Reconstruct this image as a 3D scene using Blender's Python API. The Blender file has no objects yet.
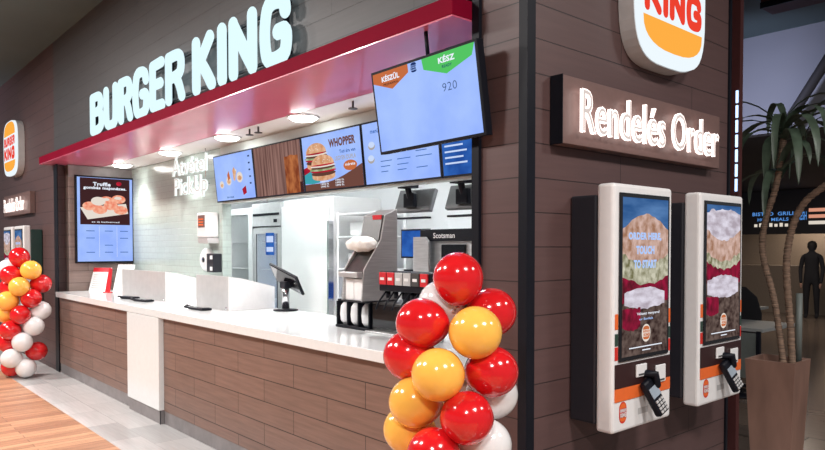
import bpy, bmesh, math, random
from mathutils import Vector, Matrix
random.seed(7)
PI = math.pi
C = bpy.context.scene
col = C.collection

# ---------------------------------------------------------------- materials
def new_mat(name):
    m = bpy.data.materials.new(name); m.use_nodes = True
    return m, m.node_tree.nodes, m.node_tree.links

def pbr(name, rgb, rough=.5, metal=0., var=.06, scale=30., coat=0., spec=.5, bump=0., stretch=(1, 1, 1)):
    m, n, l = new_mat(name); b = n['Principled BSDF']
    b.inputs['Roughness'].default_value = rough; b.inputs['Metallic'].default_value = metal
    b.inputs['Coat Weight'].default_value = coat; b.inputs['Specular IOR Level'].default_value = spec
    tc = n.new('ShaderNodeTexCoord'); mp = n.new('ShaderNodeMapping'); mp.inputs['Scale'].default_value = stretch
    nz = n.new('ShaderNodeTexNoise'); nz.inputs['Scale'].default_value = scale; nz.inputs['Detail'].default_value = 3
    rp = n.new('ShaderNodeValToRGB')
    rp.color_ramp.elements[0].position = .3; rp.color_ramp.elements[1].position = .7
    rp.color_ramp.elements[0].color = (*[max(0, c*(1-var)) for c in rgb], 1)
    rp.color_ramp.elements[1].color = (*[min(1, c*(1+var)) for c in rgb], 1)
    l.new(tc.outputs['Object'], mp.inputs[0]); l.new(mp.outputs[0], nz.inputs[0])
    l.new(nz.outputs[0], rp.inputs[0]); l.new(rp.outputs[0], b.inputs['Base Color'])
    if bump:
        bp = n.new('ShaderNodeBump'); bp.inputs['Strength'].default_value = bump; bp.inputs['Distance'].default_value = .01
        l.new(nz.outputs[0], bp.inputs['Height']); l.new(bp.outputs[0], b.inputs['Normal'])
    return m

def emit(name, rgb, s=1., noise=None):
    m, n, l = new_mat(name); n.remove(n['Principled BSDF'])
    e = n.new('ShaderNodeEmission'); e.inputs[0].default_value = (*rgb, 1); e.inputs[1].default_value = s
    if noise:
        tc = n.new('ShaderNodeTexCoord'); mp = n.new('ShaderNodeMapping'); mp.inputs['Scale'].default_value = noise[1]
        nz = n.new('ShaderNodeTexNoise'); nz.inputs['Scale'].default_value = 1; nz.inputs['Detail'].default_value = 4
        rp = n.new('ShaderNodeValToRGB'); rp.color_ramp.elements[0].position = .35; rp.color_ramp.elements[1].position = .65
        rp.color_ramp.elements[0].color = (*rgb, 1); rp.color_ramp.elements[1].color = (*noise[0], 1)
        l.new(tc.outputs['Object'], mp.inputs[0]); l.new(mp.outputs[0], nz.inputs[0]); l.new(nz.outputs[0], rp.inputs[0])
        l.new(rp.outputs[0], e.inputs[0])
    l.new(e.outputs[0], n['Material Output'].inputs[0])
    return m

def planks(name, rgb, line, rgb2=None, width=.95, height=.155, mortar=.0035, rough=.45, z0=1.6, offset=.5, grain=.25, mode='wall', rot=0., bias=0.):
    """horizontal boards (or tiles) with thin joints, world aligned"""
    m, n, l = new_mat(name); b = n['Principled BSDF']; b.inputs['Roughness'].default_value = rough
    g = n.new('ShaderNodeNewGeometry'); sx = n.new('ShaderNodeSeparateXYZ'); cx = n.new('ShaderNodeCombineXYZ')
    if mode == 'wall':
        l.new(g.outputs['Position'], sx.inputs[0])
        a = n.new('ShaderNodeMath'); a.operation = 'ADD'; l.new(sx.outputs[0], a.inputs[0]); l.new(sx.outputs[1], a.inputs[1])
        z = n.new('ShaderNodeMath'); z.operation = 'ADD'; z.inputs[1].default_value = -z0 + height*20; l.new(sx.outputs[2], z.inputs[0])
        a2 = n.new('ShaderNodeMath'); a2.operation = 'ADD'; a2.inputs[1].default_value = 40*width; l.new(a.outputs[0], a2.inputs[0])
        l.new(a2.outputs[0], cx.inputs[0]); l.new(z.outputs[0], cx.inputs[1])
    else:
        mp = n.new('ShaderNodeMapping'); mp.inputs['Rotation'].default_value = (0, 0, rot); mp.inputs['Location'].default_value = (60, 60, 0)
        l.new(g.outputs['Position'], mp.inputs[0]); l.new(mp.outputs[0], sx.inputs[0])
        l.new(sx.outputs[0], cx.inputs[0]); l.new(sx.outputs[1], cx.inputs[1])
    br = n.new('ShaderNodeTexBrick'); br.offset = offset; br.inputs['Scale'].default_value = 1
    br.inputs['Brick Width'].default_value = width; br.inputs['Row Height'].default_value = height
    br.inputs['Mortar Size'].default_value = mortar; br.inputs['Mortar Smooth'].default_value = .1; br.inputs['Bias'].default_value = bias
    br.inputs['Color1'].default_value = (*rgb, 1); br.inputs['Color2'].default_value = (*(rgb2 or [c*.85 for c in rgb]), 1)
    br.inputs['Mortar'].default_value = (*line, 1)
    l.new(cx.outputs[0], br.inputs['Vector'])
    st = n.new('ShaderNodeMapping'); st.inputs['Scale'].default_value = (3, 45, 1); l.new(cx.outputs[0], st.inputs[0])
    nz = n.new('ShaderNodeTexNoise'); nz.inputs['Scale'].default_value = 1; nz.inputs['Detail'].default_value = 5; l.new(st.outputs[0], nz.inputs[0])
    mr = n.new('ShaderNodeMapRange'); mr.inputs['From Min'].default_value = .3; mr.inputs['From Max'].default_value = .7
    mr.inputs['To Min'].default_value = 1-grain; mr.inputs['To Max'].default_value = 1+grain; l.new(nz.outputs[0], mr.inputs[0])
    mx = n.new('ShaderNodeMix'); mx.data_type = 'RGBA'; mx.blend_type = 'MULTIPLY'; mx.inputs[0].default_value = 1
    l.new(br.outputs[0], mx.inputs[6]); l.new(mr.outputs[0], mx.inputs[7]); l.new(mx.outputs[2], b.inputs['Base Color'])
    bp = n.new('ShaderNodeBump'); bp.inputs['Strength'].default_value = .4; bp.inputs['Distance'].default_value = .004; bp.invert = True
    l.new(br.outputs['Fac'], bp.inputs['Height']); l.new(bp.outputs[0], b.inputs['Normal'])
    return m

def glass(name, tint=(.9, .95, .95), rough=.02, alpha=.25):
    m, n, l = new_mat(name); b = n['Principled BSDF']
    b.inputs['Base Color'].default_value = (*tint, 1); b.inputs['Roughness'].default_value = rough
    b.inputs['Alpha'].default_value = alpha
    return m

M = dict(
    wall=planks('plum_brown_boards', (.100, .056, .054), (.022, .012, .012), (.094, .053, .051), width=1.5, mortar=.0026, grain=.07),
    wall_dark=planks('upper_wall_boards', (.075, .072, .074), (.04, .036, .036), (.072, .068, .07), width=1.5, mortar=.002, grain=.08),
    counter_wood=planks('counter_boards', (.215, .128, .10), (.015, .008, .008), (.185, .112, .088), mortar=.0028, width=.78, grain=.16, rough=.4),
    poster_wall=planks('kitchen_lit_boards', (.24, .175, .155), (.09, .06, .055), (.20, .15, .13), width=.5, grain=.12),  # same boards as the walls, kitchen light painted in as a lighter tone
    tiles=planks('pale_wall_tiles', (.46, .54, .50), (.37, .42, .40), (.445, .525, .485), width=.15, height=.075, mortar=.003, rough=.22, grain=.04),
    floor_wood=planks('floor_boards', (.38, .19, .115), (.12, .06, .04), (.62, .34, .20), width=1.1, height=.085, mortar=.002, rough=.38, grain=.22, mode='floor', rot=PI/2),
    floor_tile=planks('floor_tiles', (.66, .64, .63), (.45, .44, .44), (.40, .41, .41), width=.60, height=.30, mortar=.003, rough=.25, grain=.06, mode='floor', rot=0, bias=-.35),
    hall_floor=planks('hall_floor_tiles', (.20, .15, .12), (.08, .06, .05), (.17, .13, .11), width=.9, height=.9, mortar=.004, rough=.18, grain=.08, mode='floor'),
    black=pbr('black_metal', (.006, .007, .012), .45, spec=.2),
    black_gloss=pbr('black_glass', (.008, .008, .01), .08, 0, coat=.5),
    dark=pbr('dark_housing', (.016, .017, .024), .4),
    kitchen_white=pbr('white_kitchen_wall', (.80, .81, .82), .4, var=.02, scale=4),
    white=pbr('white_plastic', (.80, .80, .80), .35, var=.02),
    white_gloss=pbr('white_solid_surface', (.80, .83, .83), .18, var=.02, coat=.3),
    frosted=pbr('pale_grey_panel', (.50, .50, .50), .3, var=.06, scale=12),
    grey=pbr('grey_paint', (.36, .38, .38), .5),
    bulkhead=pbr('pale_grey_green_paint', (.62, .67, .65), .5, var=.02),
    steel=pbr('brushed_steel', (.60, .60, .60), .32, .55, var=.12, scale=6, stretch=(1, 1, 18)),
    steel_dark=pbr('dark_steel', (.10, .10, .10), .35, .8),
    baseboard=pbr('grey_stone_baseboard', (.22, .20, .20), .35, var=.15, scale=9),
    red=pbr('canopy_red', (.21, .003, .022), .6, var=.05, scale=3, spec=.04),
    soffit=pbr('lit_pink_soffit', (.64, .11, .20), .28, var=.05, scale=3, coat=.25),  # canopy underside, reflected kitchen light put into a pinker, lighter red
    red_card=pbr('red_card', (.6, .02, .03), .4),
    b_red=pbr('red_balloon', (.66, .010, .014), .16, var=.03, coat=.6),
    b_yellow=pbr('yellow_balloon', (1., .52, .085), .18, var=.03, coat=.6),
    b_white=pbr('white_balloon', (.80, .80, .80), .18, var=.02, coat=.6),
    orange=pbr('orange_band', (.80, .15, .03), .4, var=.03),
    brown=pbr('dark_brown_panel', (.035, .012, .012), .35),
    red_flat=pbr('red_band', (.62, .03, .02), .4, var=.03),
    green_flat=pbr('dark_green_band', (.03, .06, .045), .4),
    green_dark=pbr('dark_green_housing', (.012, .04, .034), .4),
    paper=pbr('white_paper', (.82, .82, .82), .7, var=.03),
    ink=pbr('dark_print', (.05, .05, .05), .6),
    blue=pbr('blue_plastic', (.02, .12, .60), .4),
    trunk=pbr('ringed_bark', (.20, .13, .09), .8, var=.6, scale=40, bump=.8, stretch=(.3, .3, 3)),
    leaf=pbr('strap_leaf', (.06, .09, .062), .45, var=.35, scale=9),
    planter=pbr('rusty_brown_planter', (.25, .14, .105), .5, var=.2, scale=7, stretch=(1, 1, .3)),
    soil=pbr('soil', (.02, .014, .01), .9, var=.4),
    pole=pbr('grey_pole', (.14, .16, .15), .5),
    ceiling=pbr('dark_teal_ceiling', (.09, .13, .135), .7, var=.1, scale=.8),
    ceiling_white=pbr('white_ceiling', (.90, .90, .89), .6, var=.02, scale=3),
    lilac=pbr('grey_lilac_paint', (.30, .31, .36), .7, var=.12, scale=.6),
    hall=pbr('dark_hall_wall', (.035, .032, .035), .7, var=.2, scale=1),
    hall_beam=pbr('dark_red_brown_beam', (.06, .012, .012), .6),
    cloth=pbr('dark_cloth', (.012, .012, .016), .85),
    trouser=pbr('dark_trousers', (.02, .02, .028), .85),
    skin=pbr('skin', (.35, .2, .15), .6),
    hair=pbr('dark_hair', (.01, .008, .007), .7),
    beige_counter=pbr('beige_counter_front', (.28, .22, .17), .5),
    napkin=pbr('white_napkins', (.85, .84, .80), .8, var=.08, scale=40, bump=.5),
    sign_back=pbr('brown_sign_panel', (.16, .095, .085), .45, var=.05),
    monitor_back=pbr('grey_monitor_back', (.16, .16, .165), .35, .3),
    s_lcd=pbr('grey_lcd', (.30, .36, .42), .2),
    chrome=pbr('chrome', (.7, .7, .72), .15, 1.),
)
G = dict(
    letter=emit('lit_white_letters', (.74, .95, 1.), 1.05),
    neon=emit('neon_white', (1., .84, .79), 2.4),
    neon_in=emit('neon_inner', (.72, .62, .58), 1.),
    neon_cool=emit('neon_cool_white', (.93, 1., .98), 1.15),
    em_white=emit('lit_emblem_white', (.86, .95, 1.), 1.0),
    em_red=emit('lit_emblem_red', (.85, .055, .03), 1.),
    em_yellow=emit('lit_emblem_yellow', (1., .43, .06), 1.),
    disp=emit('pale_blue_display', (.30, .45, 1.), 1., noise=((.40, .56, 1.), (3, 3, 3))),
    disp2=emit('light_blue_display', (.42, .60, 1.), 1.),
    s_white=emit('screen_white', (.85, .90, 1.), 1.),
    s_pale=emit('screen_pale', (.62, .74, 1.), .95),
    s_orange=emit('screen_orange', (.62, .17, .06), .9),
    s_green=emit('screen_green', (.10, .62, .14), .9),
    s_num=emit('screen_number', (.05, .09, .22), 1.),
    s_dark=emit('screen_dark_blue', (.01, .03, .14), 1.),
    s_navy=emit('screen_blue', (.035, .14, .50), 1., noise=((.015, .07, .32), (6, 6, 9))),
    s_brown=emit('screen_brown', (.16, .065, .05), 1.),
    s_darkbrown=emit('screen_dark_brown', (.05, .018, .02), 1.),
    s_wood=emit('screen_wood', (.10, .045, .04), 1., noise=((.34, .19, .16), (30, 1, 1.2))),
    s_fry=emit('screen_fries', (.22, .05, .02), 1., noise=((.50, .17, .06), (14, 1, 9))),
    s_bun=emit('screen_bun', (.62, .28, .13), 1., noise=((.80, .50, .32), (20, 1, 20))),
    k_bun=emit('screen_toasted_bun', (.34, .17, .10), 1., noise=((.66, .46, .40), (26, 1, 22))),
    k_salad=emit('screen_onion_and_leaf', (.16, .15, .07), 1., noise=((.60, .58, .45), (30, 1, 26))),
    k_red=emit('screen_tomato', (.34, .012, .05), 1., noise=((.10, .01, .02), (20, 1, 16))),
    k_bread=emit('screen_pale_bun', (.42, .36, .42), 1., noise=((.74, .70, .80), (12, 1, 30))),
    k_dark=emit('screen_grilled', (.03, .015, .014), 1., noise=((.15, .105, .09), (30, 1, 30))),
    k_sky=emit('screen_dusk_blue', (.02, .08, .24), 1., noise=((.10, .22, .46), (3, 1, 12))),
    s_bread=emit('screen_cookie', (.85, .22, .13), 1., noise=((.95, .50, .34), (24, 1, 24))),
    s_cream=emit('screen_cream', (.80, .72, .64), 1.),
    s_patty=emit('screen_patty', (.12, .05, .035), 1.),
    s_red=emit('screen_red', (.60, .02, .04), 1., noise=((.30, .01, .03), (9, 1, 9))),
    s_salad=emit('screen_salad', (.22, .30, .12), 1., noise=((.55, .58, .40), (16, 1, 16))),
    s_teal=emit('screen_teal', (.05, .35, .42), 1.),
    s_mix=emit('screen_dark_food', (.07, .04, .035), 1., noise=((.32, .25, .20), (12, 1, 12))),
    s_sky=emit('screen_sky', (.04, .16, .42), 1.),
    s_grey=emit('screen_grey', (.42, .38, .36), 1.),
    lamp=emit('downlight_glow', (1., .99, .95), 24.),
    led=emit('led_strip', (.45, .65, 1.), 2.2),
    panel=emit('ceiling_panel_glow', (.93, .97, 1.), 21),
    far_or=emit('far_orange_sign', (.75, .33, .22), .9),
    far_wh=emit('far_white_sign', (.8, .72, .62), .9),
    far_bl=emit('far_blue_sign', (.10, .30, .75), .9),
    cooler=emit('cooler_glow', (.26, .48, 1.), 1.25, noise=((.70, .80, 1.), (5, 5, 9))),
    arc=emit('white_light_line', (.8, .85, .95), 1.5),
)

# ---------------------------------------------------------------- geometry builder
def text_mesh(text, bold=0.):
    cu = bpy.data.curves.new('glyphs', 'FONT'); cu.body = text; cu.align_x = 'LEFT'; cu.space_character = 1.06; cu.offset = bold; cu.resolution_u = 3
    o = bpy.data.objects.new('glyphs', cu); col.objects.link(o)
    me = bpy.data.meshes.new_from_object(o.evaluated_get(bpy.context.evaluated_depsgraph_get()))
    vs = [tuple(v.co) for v in me.vertices]; fs = [tuple(p.vertices) for p in me.polygons]
    bpy.data.objects.remove(o); bpy.data.curves.remove(cu); bpy.data.meshes.remove(me)
    return vs, fs

class MB:
    def __init__(s): s.bm = bmesh.new(); s.mats = []; s.layer = 0.
    def mi(s, m):
        if m not in s.mats: s.mats.append(m)
        return s.mats.index(m)
    def _merge(s, tb, m, mat=None, smooth=False):
        if mat is not None: tb.transform(mat)
        k = s.mi(m)
        for f in tb.faces: f.material_index = k; f.smooth = smooth
        me = bpy.data.meshes.new('t'); tb.to_mesh(me); tb.free(); s.bm.from_mesh(me); bpy.data.meshes.remove(me)
        return s
    def box(s, lo, hi, m, bev=0., mat=None, seg=2):
        tb = bmesh.new(); bmesh.ops.create_cube(tb, size=1)
        for v in tb.verts:
            v.co = Vector([(lo[i]+hi[i])/2 + v.co[i]*(hi[i]-lo[i]) for i in range(3)])
        if bev: bmesh.ops.bevel(tb, geom=tb.edges[:], offset=bev, segments=seg, profile=.5, affect='EDGES')
        return s._merge(tb, m, mat)
    def cyl(s, a, b, r, m, r2=None, seg=20, smooth=True):
        a, b = Vector(a), Vector(b); d = b-a
        tb = bmesh.new(); bmesh.ops.create_cone(tb, cap_ends=True, segments=seg, radius1=r, radius2=r if r2 is None else r2, depth=d.length)
        q = Vector((0, 0, 1)).rotation_difference(d.normalized()).to_matrix().to_4x4()
        s._merge(tb, m, Matrix.Translation((a+b)/2) @ q, smooth)
        return s
    def prism(s, pts, axis, lo, hi, m, bev=0.):
        """closed 2D outline pushed along an axis; pts are the other two coordinates in order"""
        def P(u, v, w): return {'x': (w, u, v), 'y': (u, w, v), 'z': (u, v, w)}[axis]
        tb = bmesh.new(); n = len(pts)
        A = [tb.verts.new(P(u, v, lo)) for u, v in pts]; B = [tb.verts.new(P(u, v, hi)) for u, v in pts]
        tb.faces.new(A); tb.faces.new(B[::-1])
        for i in range(n): tb.faces.new((A[i], B[i], B[(i+1) % n], A[(i+1) % n]))
        bmesh.ops.recalc_face_normals(tb, faces=tb.faces[:])
        if bev: bmesh.ops.bevel(tb, geom=tb.edges[:], offset=bev, segments=2, profile=.5, affect='EDGES')
        return s._merge(tb, m)
    def lathe(s, prof, m, c=(0, 0, 0), seg=28, smooth=True, mat=None):
        tb = bmesh.new(); rings = []
        for r, z in prof:
            rings.append([tb.verts.new((r*math.cos(2*PI*i/seg), r*math.sin(2*PI*i/seg), z)) for i in range(seg)])
        for a, b in zip(rings, rings[1:]):
            for i in range(seg): tb.faces.new((a[i], a[(i+1) % seg], b[(i+1) % seg], b[i]))
        if prof[0][0] > 1e-4: tb.faces.new(rings[0][::-1])
        if prof[-1][0] > 1e-4: tb.faces.new(rings[-1])
        bmesh.ops.remove_doubles(tb, verts=tb.verts[:], dist=1e-5)
        bmesh.ops.recalc_face_normals(tb, faces=tb.faces[:])
        return s._merge(tb, m, (Matrix.Translation(c) if mat is None else mat), smooth)
    def tube(s, pts, r, m, seg=10, sq=(1, 1, 1), rads=None, smooth=True, up=Vector((0, 1, 0))):
        """round-ended tube along points"""
        pts = [Vector(p) for p in pts]; tb = bmesh.new(); rings = []
        rs = rads or [r]*len(pts)
        def ring(c, t, rr):
            a = t.cross(up)
            if a.length < 1e-4: a = t.cross(Vector((1, 0, 0)))
            a.normalize(); b = t.cross(a).normalized()
            return [tb.verts.new(c + (a*math.cos(2*PI*i/seg) + b*math.sin(2*PI*i/seg))*rr) for i in range(seg)]
        n = len(pts)
        tan = [(pts[min(i+1, n-1)]-pts[max(i-1, 0)]).normalized() for i in range(n)]
        for k in (3, 2, 1):
            a = k*PI/8; rings.append(ring(pts[0]-tan[0]*rs[0]*math.sin(a), tan[0], rs[0]*math.cos(a)))
        for i in range(n): rings.append(ring(pts[i], tan[i], rs[i]))
        for k in (1, 2, 3):
            a = k*PI/8; rings.append(ring(pts[-1]+tan[-1]*rs[-1]*math.sin(a), tan[-1], rs[-1]*math.cos(a)))
        for a, b in zip(rings, rings[1:]):
            for i in range(seg): tb.faces.new((a[i], a[(i+1) % seg], b[(i+1) % seg], b[i]))
        tb.faces.new(rings[0][::-1]); tb.faces.new(rings[-1])
        bmesh.ops.recalc_face_normals(tb, faces=tb.faces[:])
        return s._merge(tb, m, None, smooth)
    # ---- flat artwork on a screen or sheet facing -Y: u to the right, v up
    def shape(s, pts, m, y=None):
        if y is None: s.layer += .0003; y = s.y0 - s.layer
        k = s.mi(m); vs = [s.bm.verts.new((u, y, v)) for u, v in pts]
        f = s.bm.faces.new(vs); f.material_index = k; f.normal_update()
        if f.normal.y > 0: f.normal_flip()
        return s
    def rect(s, u0, v0, u1, v1, m): return s.shape([(u0, v0), (u1, v0), (u1, v1), (u0, v1)], m)
    def disc(s, u, v, ru, rv, m, a0=0, a1=2*PI, n=22):
        full = abs(a1-a0-2*PI) < 1e-6
        return s.shape([(u+ru*math.cos(a0+(a1-a0)*i/n), v+rv*math.sin(a0+(a1-a0)*i/n)) for i in range(n + (0 if full else 1))], m)
    def text(s, t, u, v, h, m, w=None, bold=.02, align='c', rot=0., th=0.):
        """lettering of height h (and width w) centred at u, v"""
        vs, fs = text_mesh(t, bold)
        x0 = min(p[0] for p in vs); x1 = max(p[0] for p in vs); y0 = min(p[1] for p in vs); y1 = max(p[1] for p in vs)
        k = h/(y1-y0); kx = k if w is None else w/(x1-x0)
        s.layer += .0003; y = s.y0 - s.layer; mi = s.mi(m)
        W = (x1-x0)*kx; du = {'c': -W/2, 'l': 0, 'r': -W}[align]
        for yy in ([y] if not th else [y, y-th]):
            out = []
            for p in vs:
                a = (p[0]-x0)*kx+du; b = (p[1]-y0)*k-h/2
                out.append(s.bm.verts.new((u+a*math.cos(rot)-b*math.sin(rot), yy, v+a*math.sin(rot)+b*math.cos(rot))))
            for f in fs:
                try:
                    F = s.bm.faces.new([out[i] for i in f]); F.material_index = mi; F.normal_update()
                    if F.normal.y > 0: F.normal_flip()
                except ValueError: pass
        return s
    def build(s, name, parent=None, m=None, loc=None):
        me = bpy.data.meshes.new(name); s.bm.to_mesh(me); s.bm.free()
        for q in s.mats: me.materials.append(q)
        o = bpy.data.objects.new(name, me); col.objects.link(o)
        if parent: o.parent = parent
        if loc: o.location = loc
        return o

def mb(y0=0.):
    b = MB(); b.y0 = y0; return b

def tag(o, label, cat, group=None, kind=None):
    o['label'] = label; o['category'] = cat
    if group: o['group'] = group
    if kind: o['kind'] = kind
    return o
def thing(name, label, cat, loc=(0, 0, 0), rz=0., group=None):
    o = bpy.data.objects.new(name, None); col.objects.link(o); o.empty_display_size = .1
    o.location = loc; o.rotation_euler = (0, 0, rz)
    return tag(o, label, cat, group)
def part(name, parent, fn, y0=0., label=None):
    b = mb(y0); fn(b); o = b.build(name, parent)
    if label: o['label'] = label
    return o
def copy_tree(o, parent=None):
    c = o.copy(); col.objects.link(c); c.parent = parent
    for ch in list(o.children): copy_tree(ch, c)
    return c
def struct(name, lo, hi, m, bev=0.):
    o = mb().box(lo, hi, m, bev).build(name); o['kind'] = 'structure'; return o
def chaikin(p, it=2, closed=False):
    for _ in range(it):
        q = [p[0]]
        for a, b in zip(p, p[1:]):
            q += [tuple(a[i]*.75+b[i]*.25 for i in range(len(a))), tuple(a[i]*.25+b[i]*.75 for i in range(len(a)))]
        q.append(p[-1]); p = q
    return p

# rounded heavy lettering: centre lines in a unit box
GL = {
 'B': (.62, [[(0, 0), (0, 1)], [(0, 1), (.42, 1), (.60, .93), (.60, .62), (.42, .54), (0, .54)], [(.3, .54), (.54, .52), (.66, .40), (.66, .10), (.48, 0), (0, 0)]]),
 'U': (.62, [[(0, 1), (0, .25), (.05, 0), (.31, -.03), (.57, 0), (.62, .25), (.62, 1)]]),
 'R': (.62, [[(0, 0), (0, 1)], [(0, 1), (.45, 1), (.60, .90), (.60, .60), (.45, .50), (0, .50)], [(.36, .48), (.50, .30), (.62, 0)]]),
 'G': (.70, [[(.64, .78), (.60, 1.0), (.12, 1.06), (0, .72), (0, .25), (.10, -.06), (.60, -.04), (.68, .18), (.66, .44), (.42, .44)]]),
 'E': (.50, [[(0, 0), (0, 1)], [(0, 1), (.48, 1.02)], [(0, .52), (.42, .52)], [(0, 0), (.50, -.02)]]),
 'K': (.64, [[(0, 0), (0, 1)], [(.58, 1), (.30, .70), (.05, .46)], [(.16, .58), (.42, .30), (.64, 0)]]),
 'I': (.0, [[(0, 0), (0, 1)]]),
 'N': (.62, [[(0, 0), (0, 1)], [(0, .98), (.2, .66), (.42, .30), (.62, .02)], [(.62, 0), (.62, 1)]]),
}
def letter_mb(ch, h, w, r, m, y=0., flat=.5, u0=0., v0=0.):
    b = mb()
    for p in GL[ch][1]:
        pts = chaikin([(u0+u*w, 0, v0+v*h) for u, v in p], 2) if len(p) > 2 else [(u0+u*w, 0, v0+v*h) for u, v in p]
        b.tube(pts, r, m, seg=12)
    for v in b.bm.verts: v.co.y = y + v.co.y*flat
    return b
def word_flat(b, word, u0, u1, v0, v1, sw, m):
    """heavy rounded word as flat artwork, spread from u0 to u1"""
    gap = sw*1.25; tot = sum(GL[c][0] for c in word); h = v1-v0-sw
    k = (u1-u0-sw-gap*(len(word)-1))/tot; u = u0+sw/2
    for c in word:
        b.layer += .0003; y = b.y0-b.layer
        for p in GL[c][1]:
            pts = [(u+x*k, v0+sw/2+z*h) for x, z in p]
            if len(p) > 2: pts = chaikin(pts, 2)
            L = []; R = []
            n = len(pts)
            for i, q in enumerate(pts):
                a = Vector(pts[max(0, i-1)]); c2 = Vector(pts[min(n-1, i+1)]); t = (c2-a).normalized(); nn = Vector((-t.y, t.x))*sw/2
                L.append((q[0]+nn.x, q[1]+nn.y)); R.append((q[0]-nn.x, q[1]-nn.y))
            for i in range(n-1): b.shape([L[i], L[i+1], R[i+1], R[i]], m, y)
            for q in (pts[0], pts[-1]):
                b.shape([(q[0]+sw/2*math.cos(2*PI*j/10), q[1]+sw/2*math.sin(2*PI*j/10)) for j in range(10)], m, y-.0001)
        u += GL[c][0]*k+gap

def bun_pts(w, h, top=True, n=14, p=2.6):
    """half of a squarish oval, flat side inside"""
    q = []
    for i in range(n+1):
        a = PI*i/n; cx, sx = math.cos(a), math.sin(a)
        q.append((w/2*math.copysign(abs(cx)**(2/p), cx), h*abs(sx)**(2/p)*(1 if top else -1)))
    return q
def superell(w, h, n=40, p=4.):
    return [(w/2*math.copysign(abs(math.cos(2*PI*i/n))**(2/p), math.cos(2*PI*i/n)), h/2*math.copysign(abs(math.sin(2*PI*i/n))**(2/p), math.sin(2*PI*i/n))) for i in range(n)]
def capsule(w, h, n=10):
    r = w/2; q = []
    for i in range(n+1): q.append((r*math.cos(PI*i/n), h/2-r + r*math.sin(PI*i/n)))
    for i in range(n+1): q.append((-r*math.cos(PI*i/n), -(h/2-r) - r*math.sin(PI*i/n)))
    return q
def bun_logo(b, u, v, w, h, mr, my):
    """burger shaped emblem: bun, two words, bun"""
    for p, top, c in ((bun_pts(w, h*.26, True), 1, my), (bun_pts(w, h*.20, False), 0, my)):
        off = v + (h*.24 if top else -h*.27)
        b.shape([(u+x, off+y) for x, y in p], c)
    word_flat(b, 'BURGER', u-w*.49, u+w*.49, v+h*.03, v+h*.21, w*.055, mr)
    word_flat(b, 'KING', u-w*.49, u+w*.49, v-h*.245, v+h*.0, w*.085, mr)

# ---------------------------------------------------------------- the setting
H = 4.22
struct('floor', (-14, -12, -.05), (6, -.56, 0), M['floor_wood'])
struct('floor', (-14, -.56, -.05), (.3, 3.0, 0), M['floor_tile'])
struct('floor', (.3, -.56, -.05), (6, 3.0, 0), M['hall_floor'])
struct('floor', (-14, 3.0, -.05), (6, 22, 0), M['hall_floor'])
struct('ceiling', (-14, -12, H), (6, 6.5, H+.1), M['ceiling'])
struct('ceiling', (-14, 6.7, 3.0), (6, 22, 3.1), M['hall'])
struct('wall_front', (-7.75, 0, 2.78), (-.036, .12, H), M['wall_dark'])
struct('wall_front_left', (-14, 0, 0), (-7.75, .12, H), M['wall'])
struct('wall_front_column', (-.27, 0, 0), (-.036, .12, 2.78), M['wall'])
struct('wall_right', (-.12, .045, 0), (0, 1.965, H), M['wall'])
struct('wall_poster_side', (-7.75, .12, 0), (-7.6, .95, 2.655), M['poster_wall'])
struct('wall_tiled', (-7.6, .92, 0), (-4.87, 1.02, 2.655), M['tiles'])
struct('wall_kitchen_left', (-7.75, 1.02, 0), (-7.6, 3.0, 2.655), M['kitchen_white'])
struct('wall_back', (-7.75, 3.0, 0), (-1.15, 3.1, 2.655), M['kitchen_white'])
struct('wall_kitchen_right', (-1.25, 1.99, 0), (-1.15, 3.0, 2.655), M['kitchen_white'])
struct('wall_rear_return', (-1.25, 1.965, 0), (-.02, 1.99, H), M['wall'])
struct('ceiling', (-7.75, .545, 2.66), (-.12, 1.965, 2.76), M['ceiling_white'])
struct('ceiling', (-7.75, 1.965, 2.66), (-1.15, 3.1, 2.76), M['ceiling_white'])
struct('wall_menu_bulkhead', (-4.87, .90, 2.06), (-.12, 1.02, 2.655), M['bulkhead'])
struct('wall_hall_bulkhead', (-12, 6.5, 3.0), (6, 6.7, H), M['lilac'])
struct('wall_far', (-14, 21, 0), (6, 21.2, 3.0), M['hall'])
struct('wall_poster_header', (-7.6, .12, 2.50), (-7.585, .92, 2.655), M['baseboard'])
# posts and edge trims
struct('trim_1', (-.315, -.02, 0), (-.27, .06, 2.76), M['black'])
struct('trim_2', (-7.75, -.012, 0), (-7.60, .0, 2.655), M['black'])
struct('trim_3', (-.036, -.012, 0), (.012, .045, H), M['black'])
struct('trim_4', (-.02, 1.965, 0), (.012, 1.99, H), M['black'])
# canopy over the opening
def canopy(b):
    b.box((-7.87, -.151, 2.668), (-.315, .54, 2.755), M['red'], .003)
t = thing('canopy', 'long glossy red canopy running along the top of the serving opening', 'canopy')
part('fascia', t, canopy)
part('lit_underside', t, lambda b: b.box((-7.868, -.149, 2.660), (-.317, .538, 2.6675), M['soffit']))  # thin sheet added so the underside colour carries the reflected light

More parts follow.
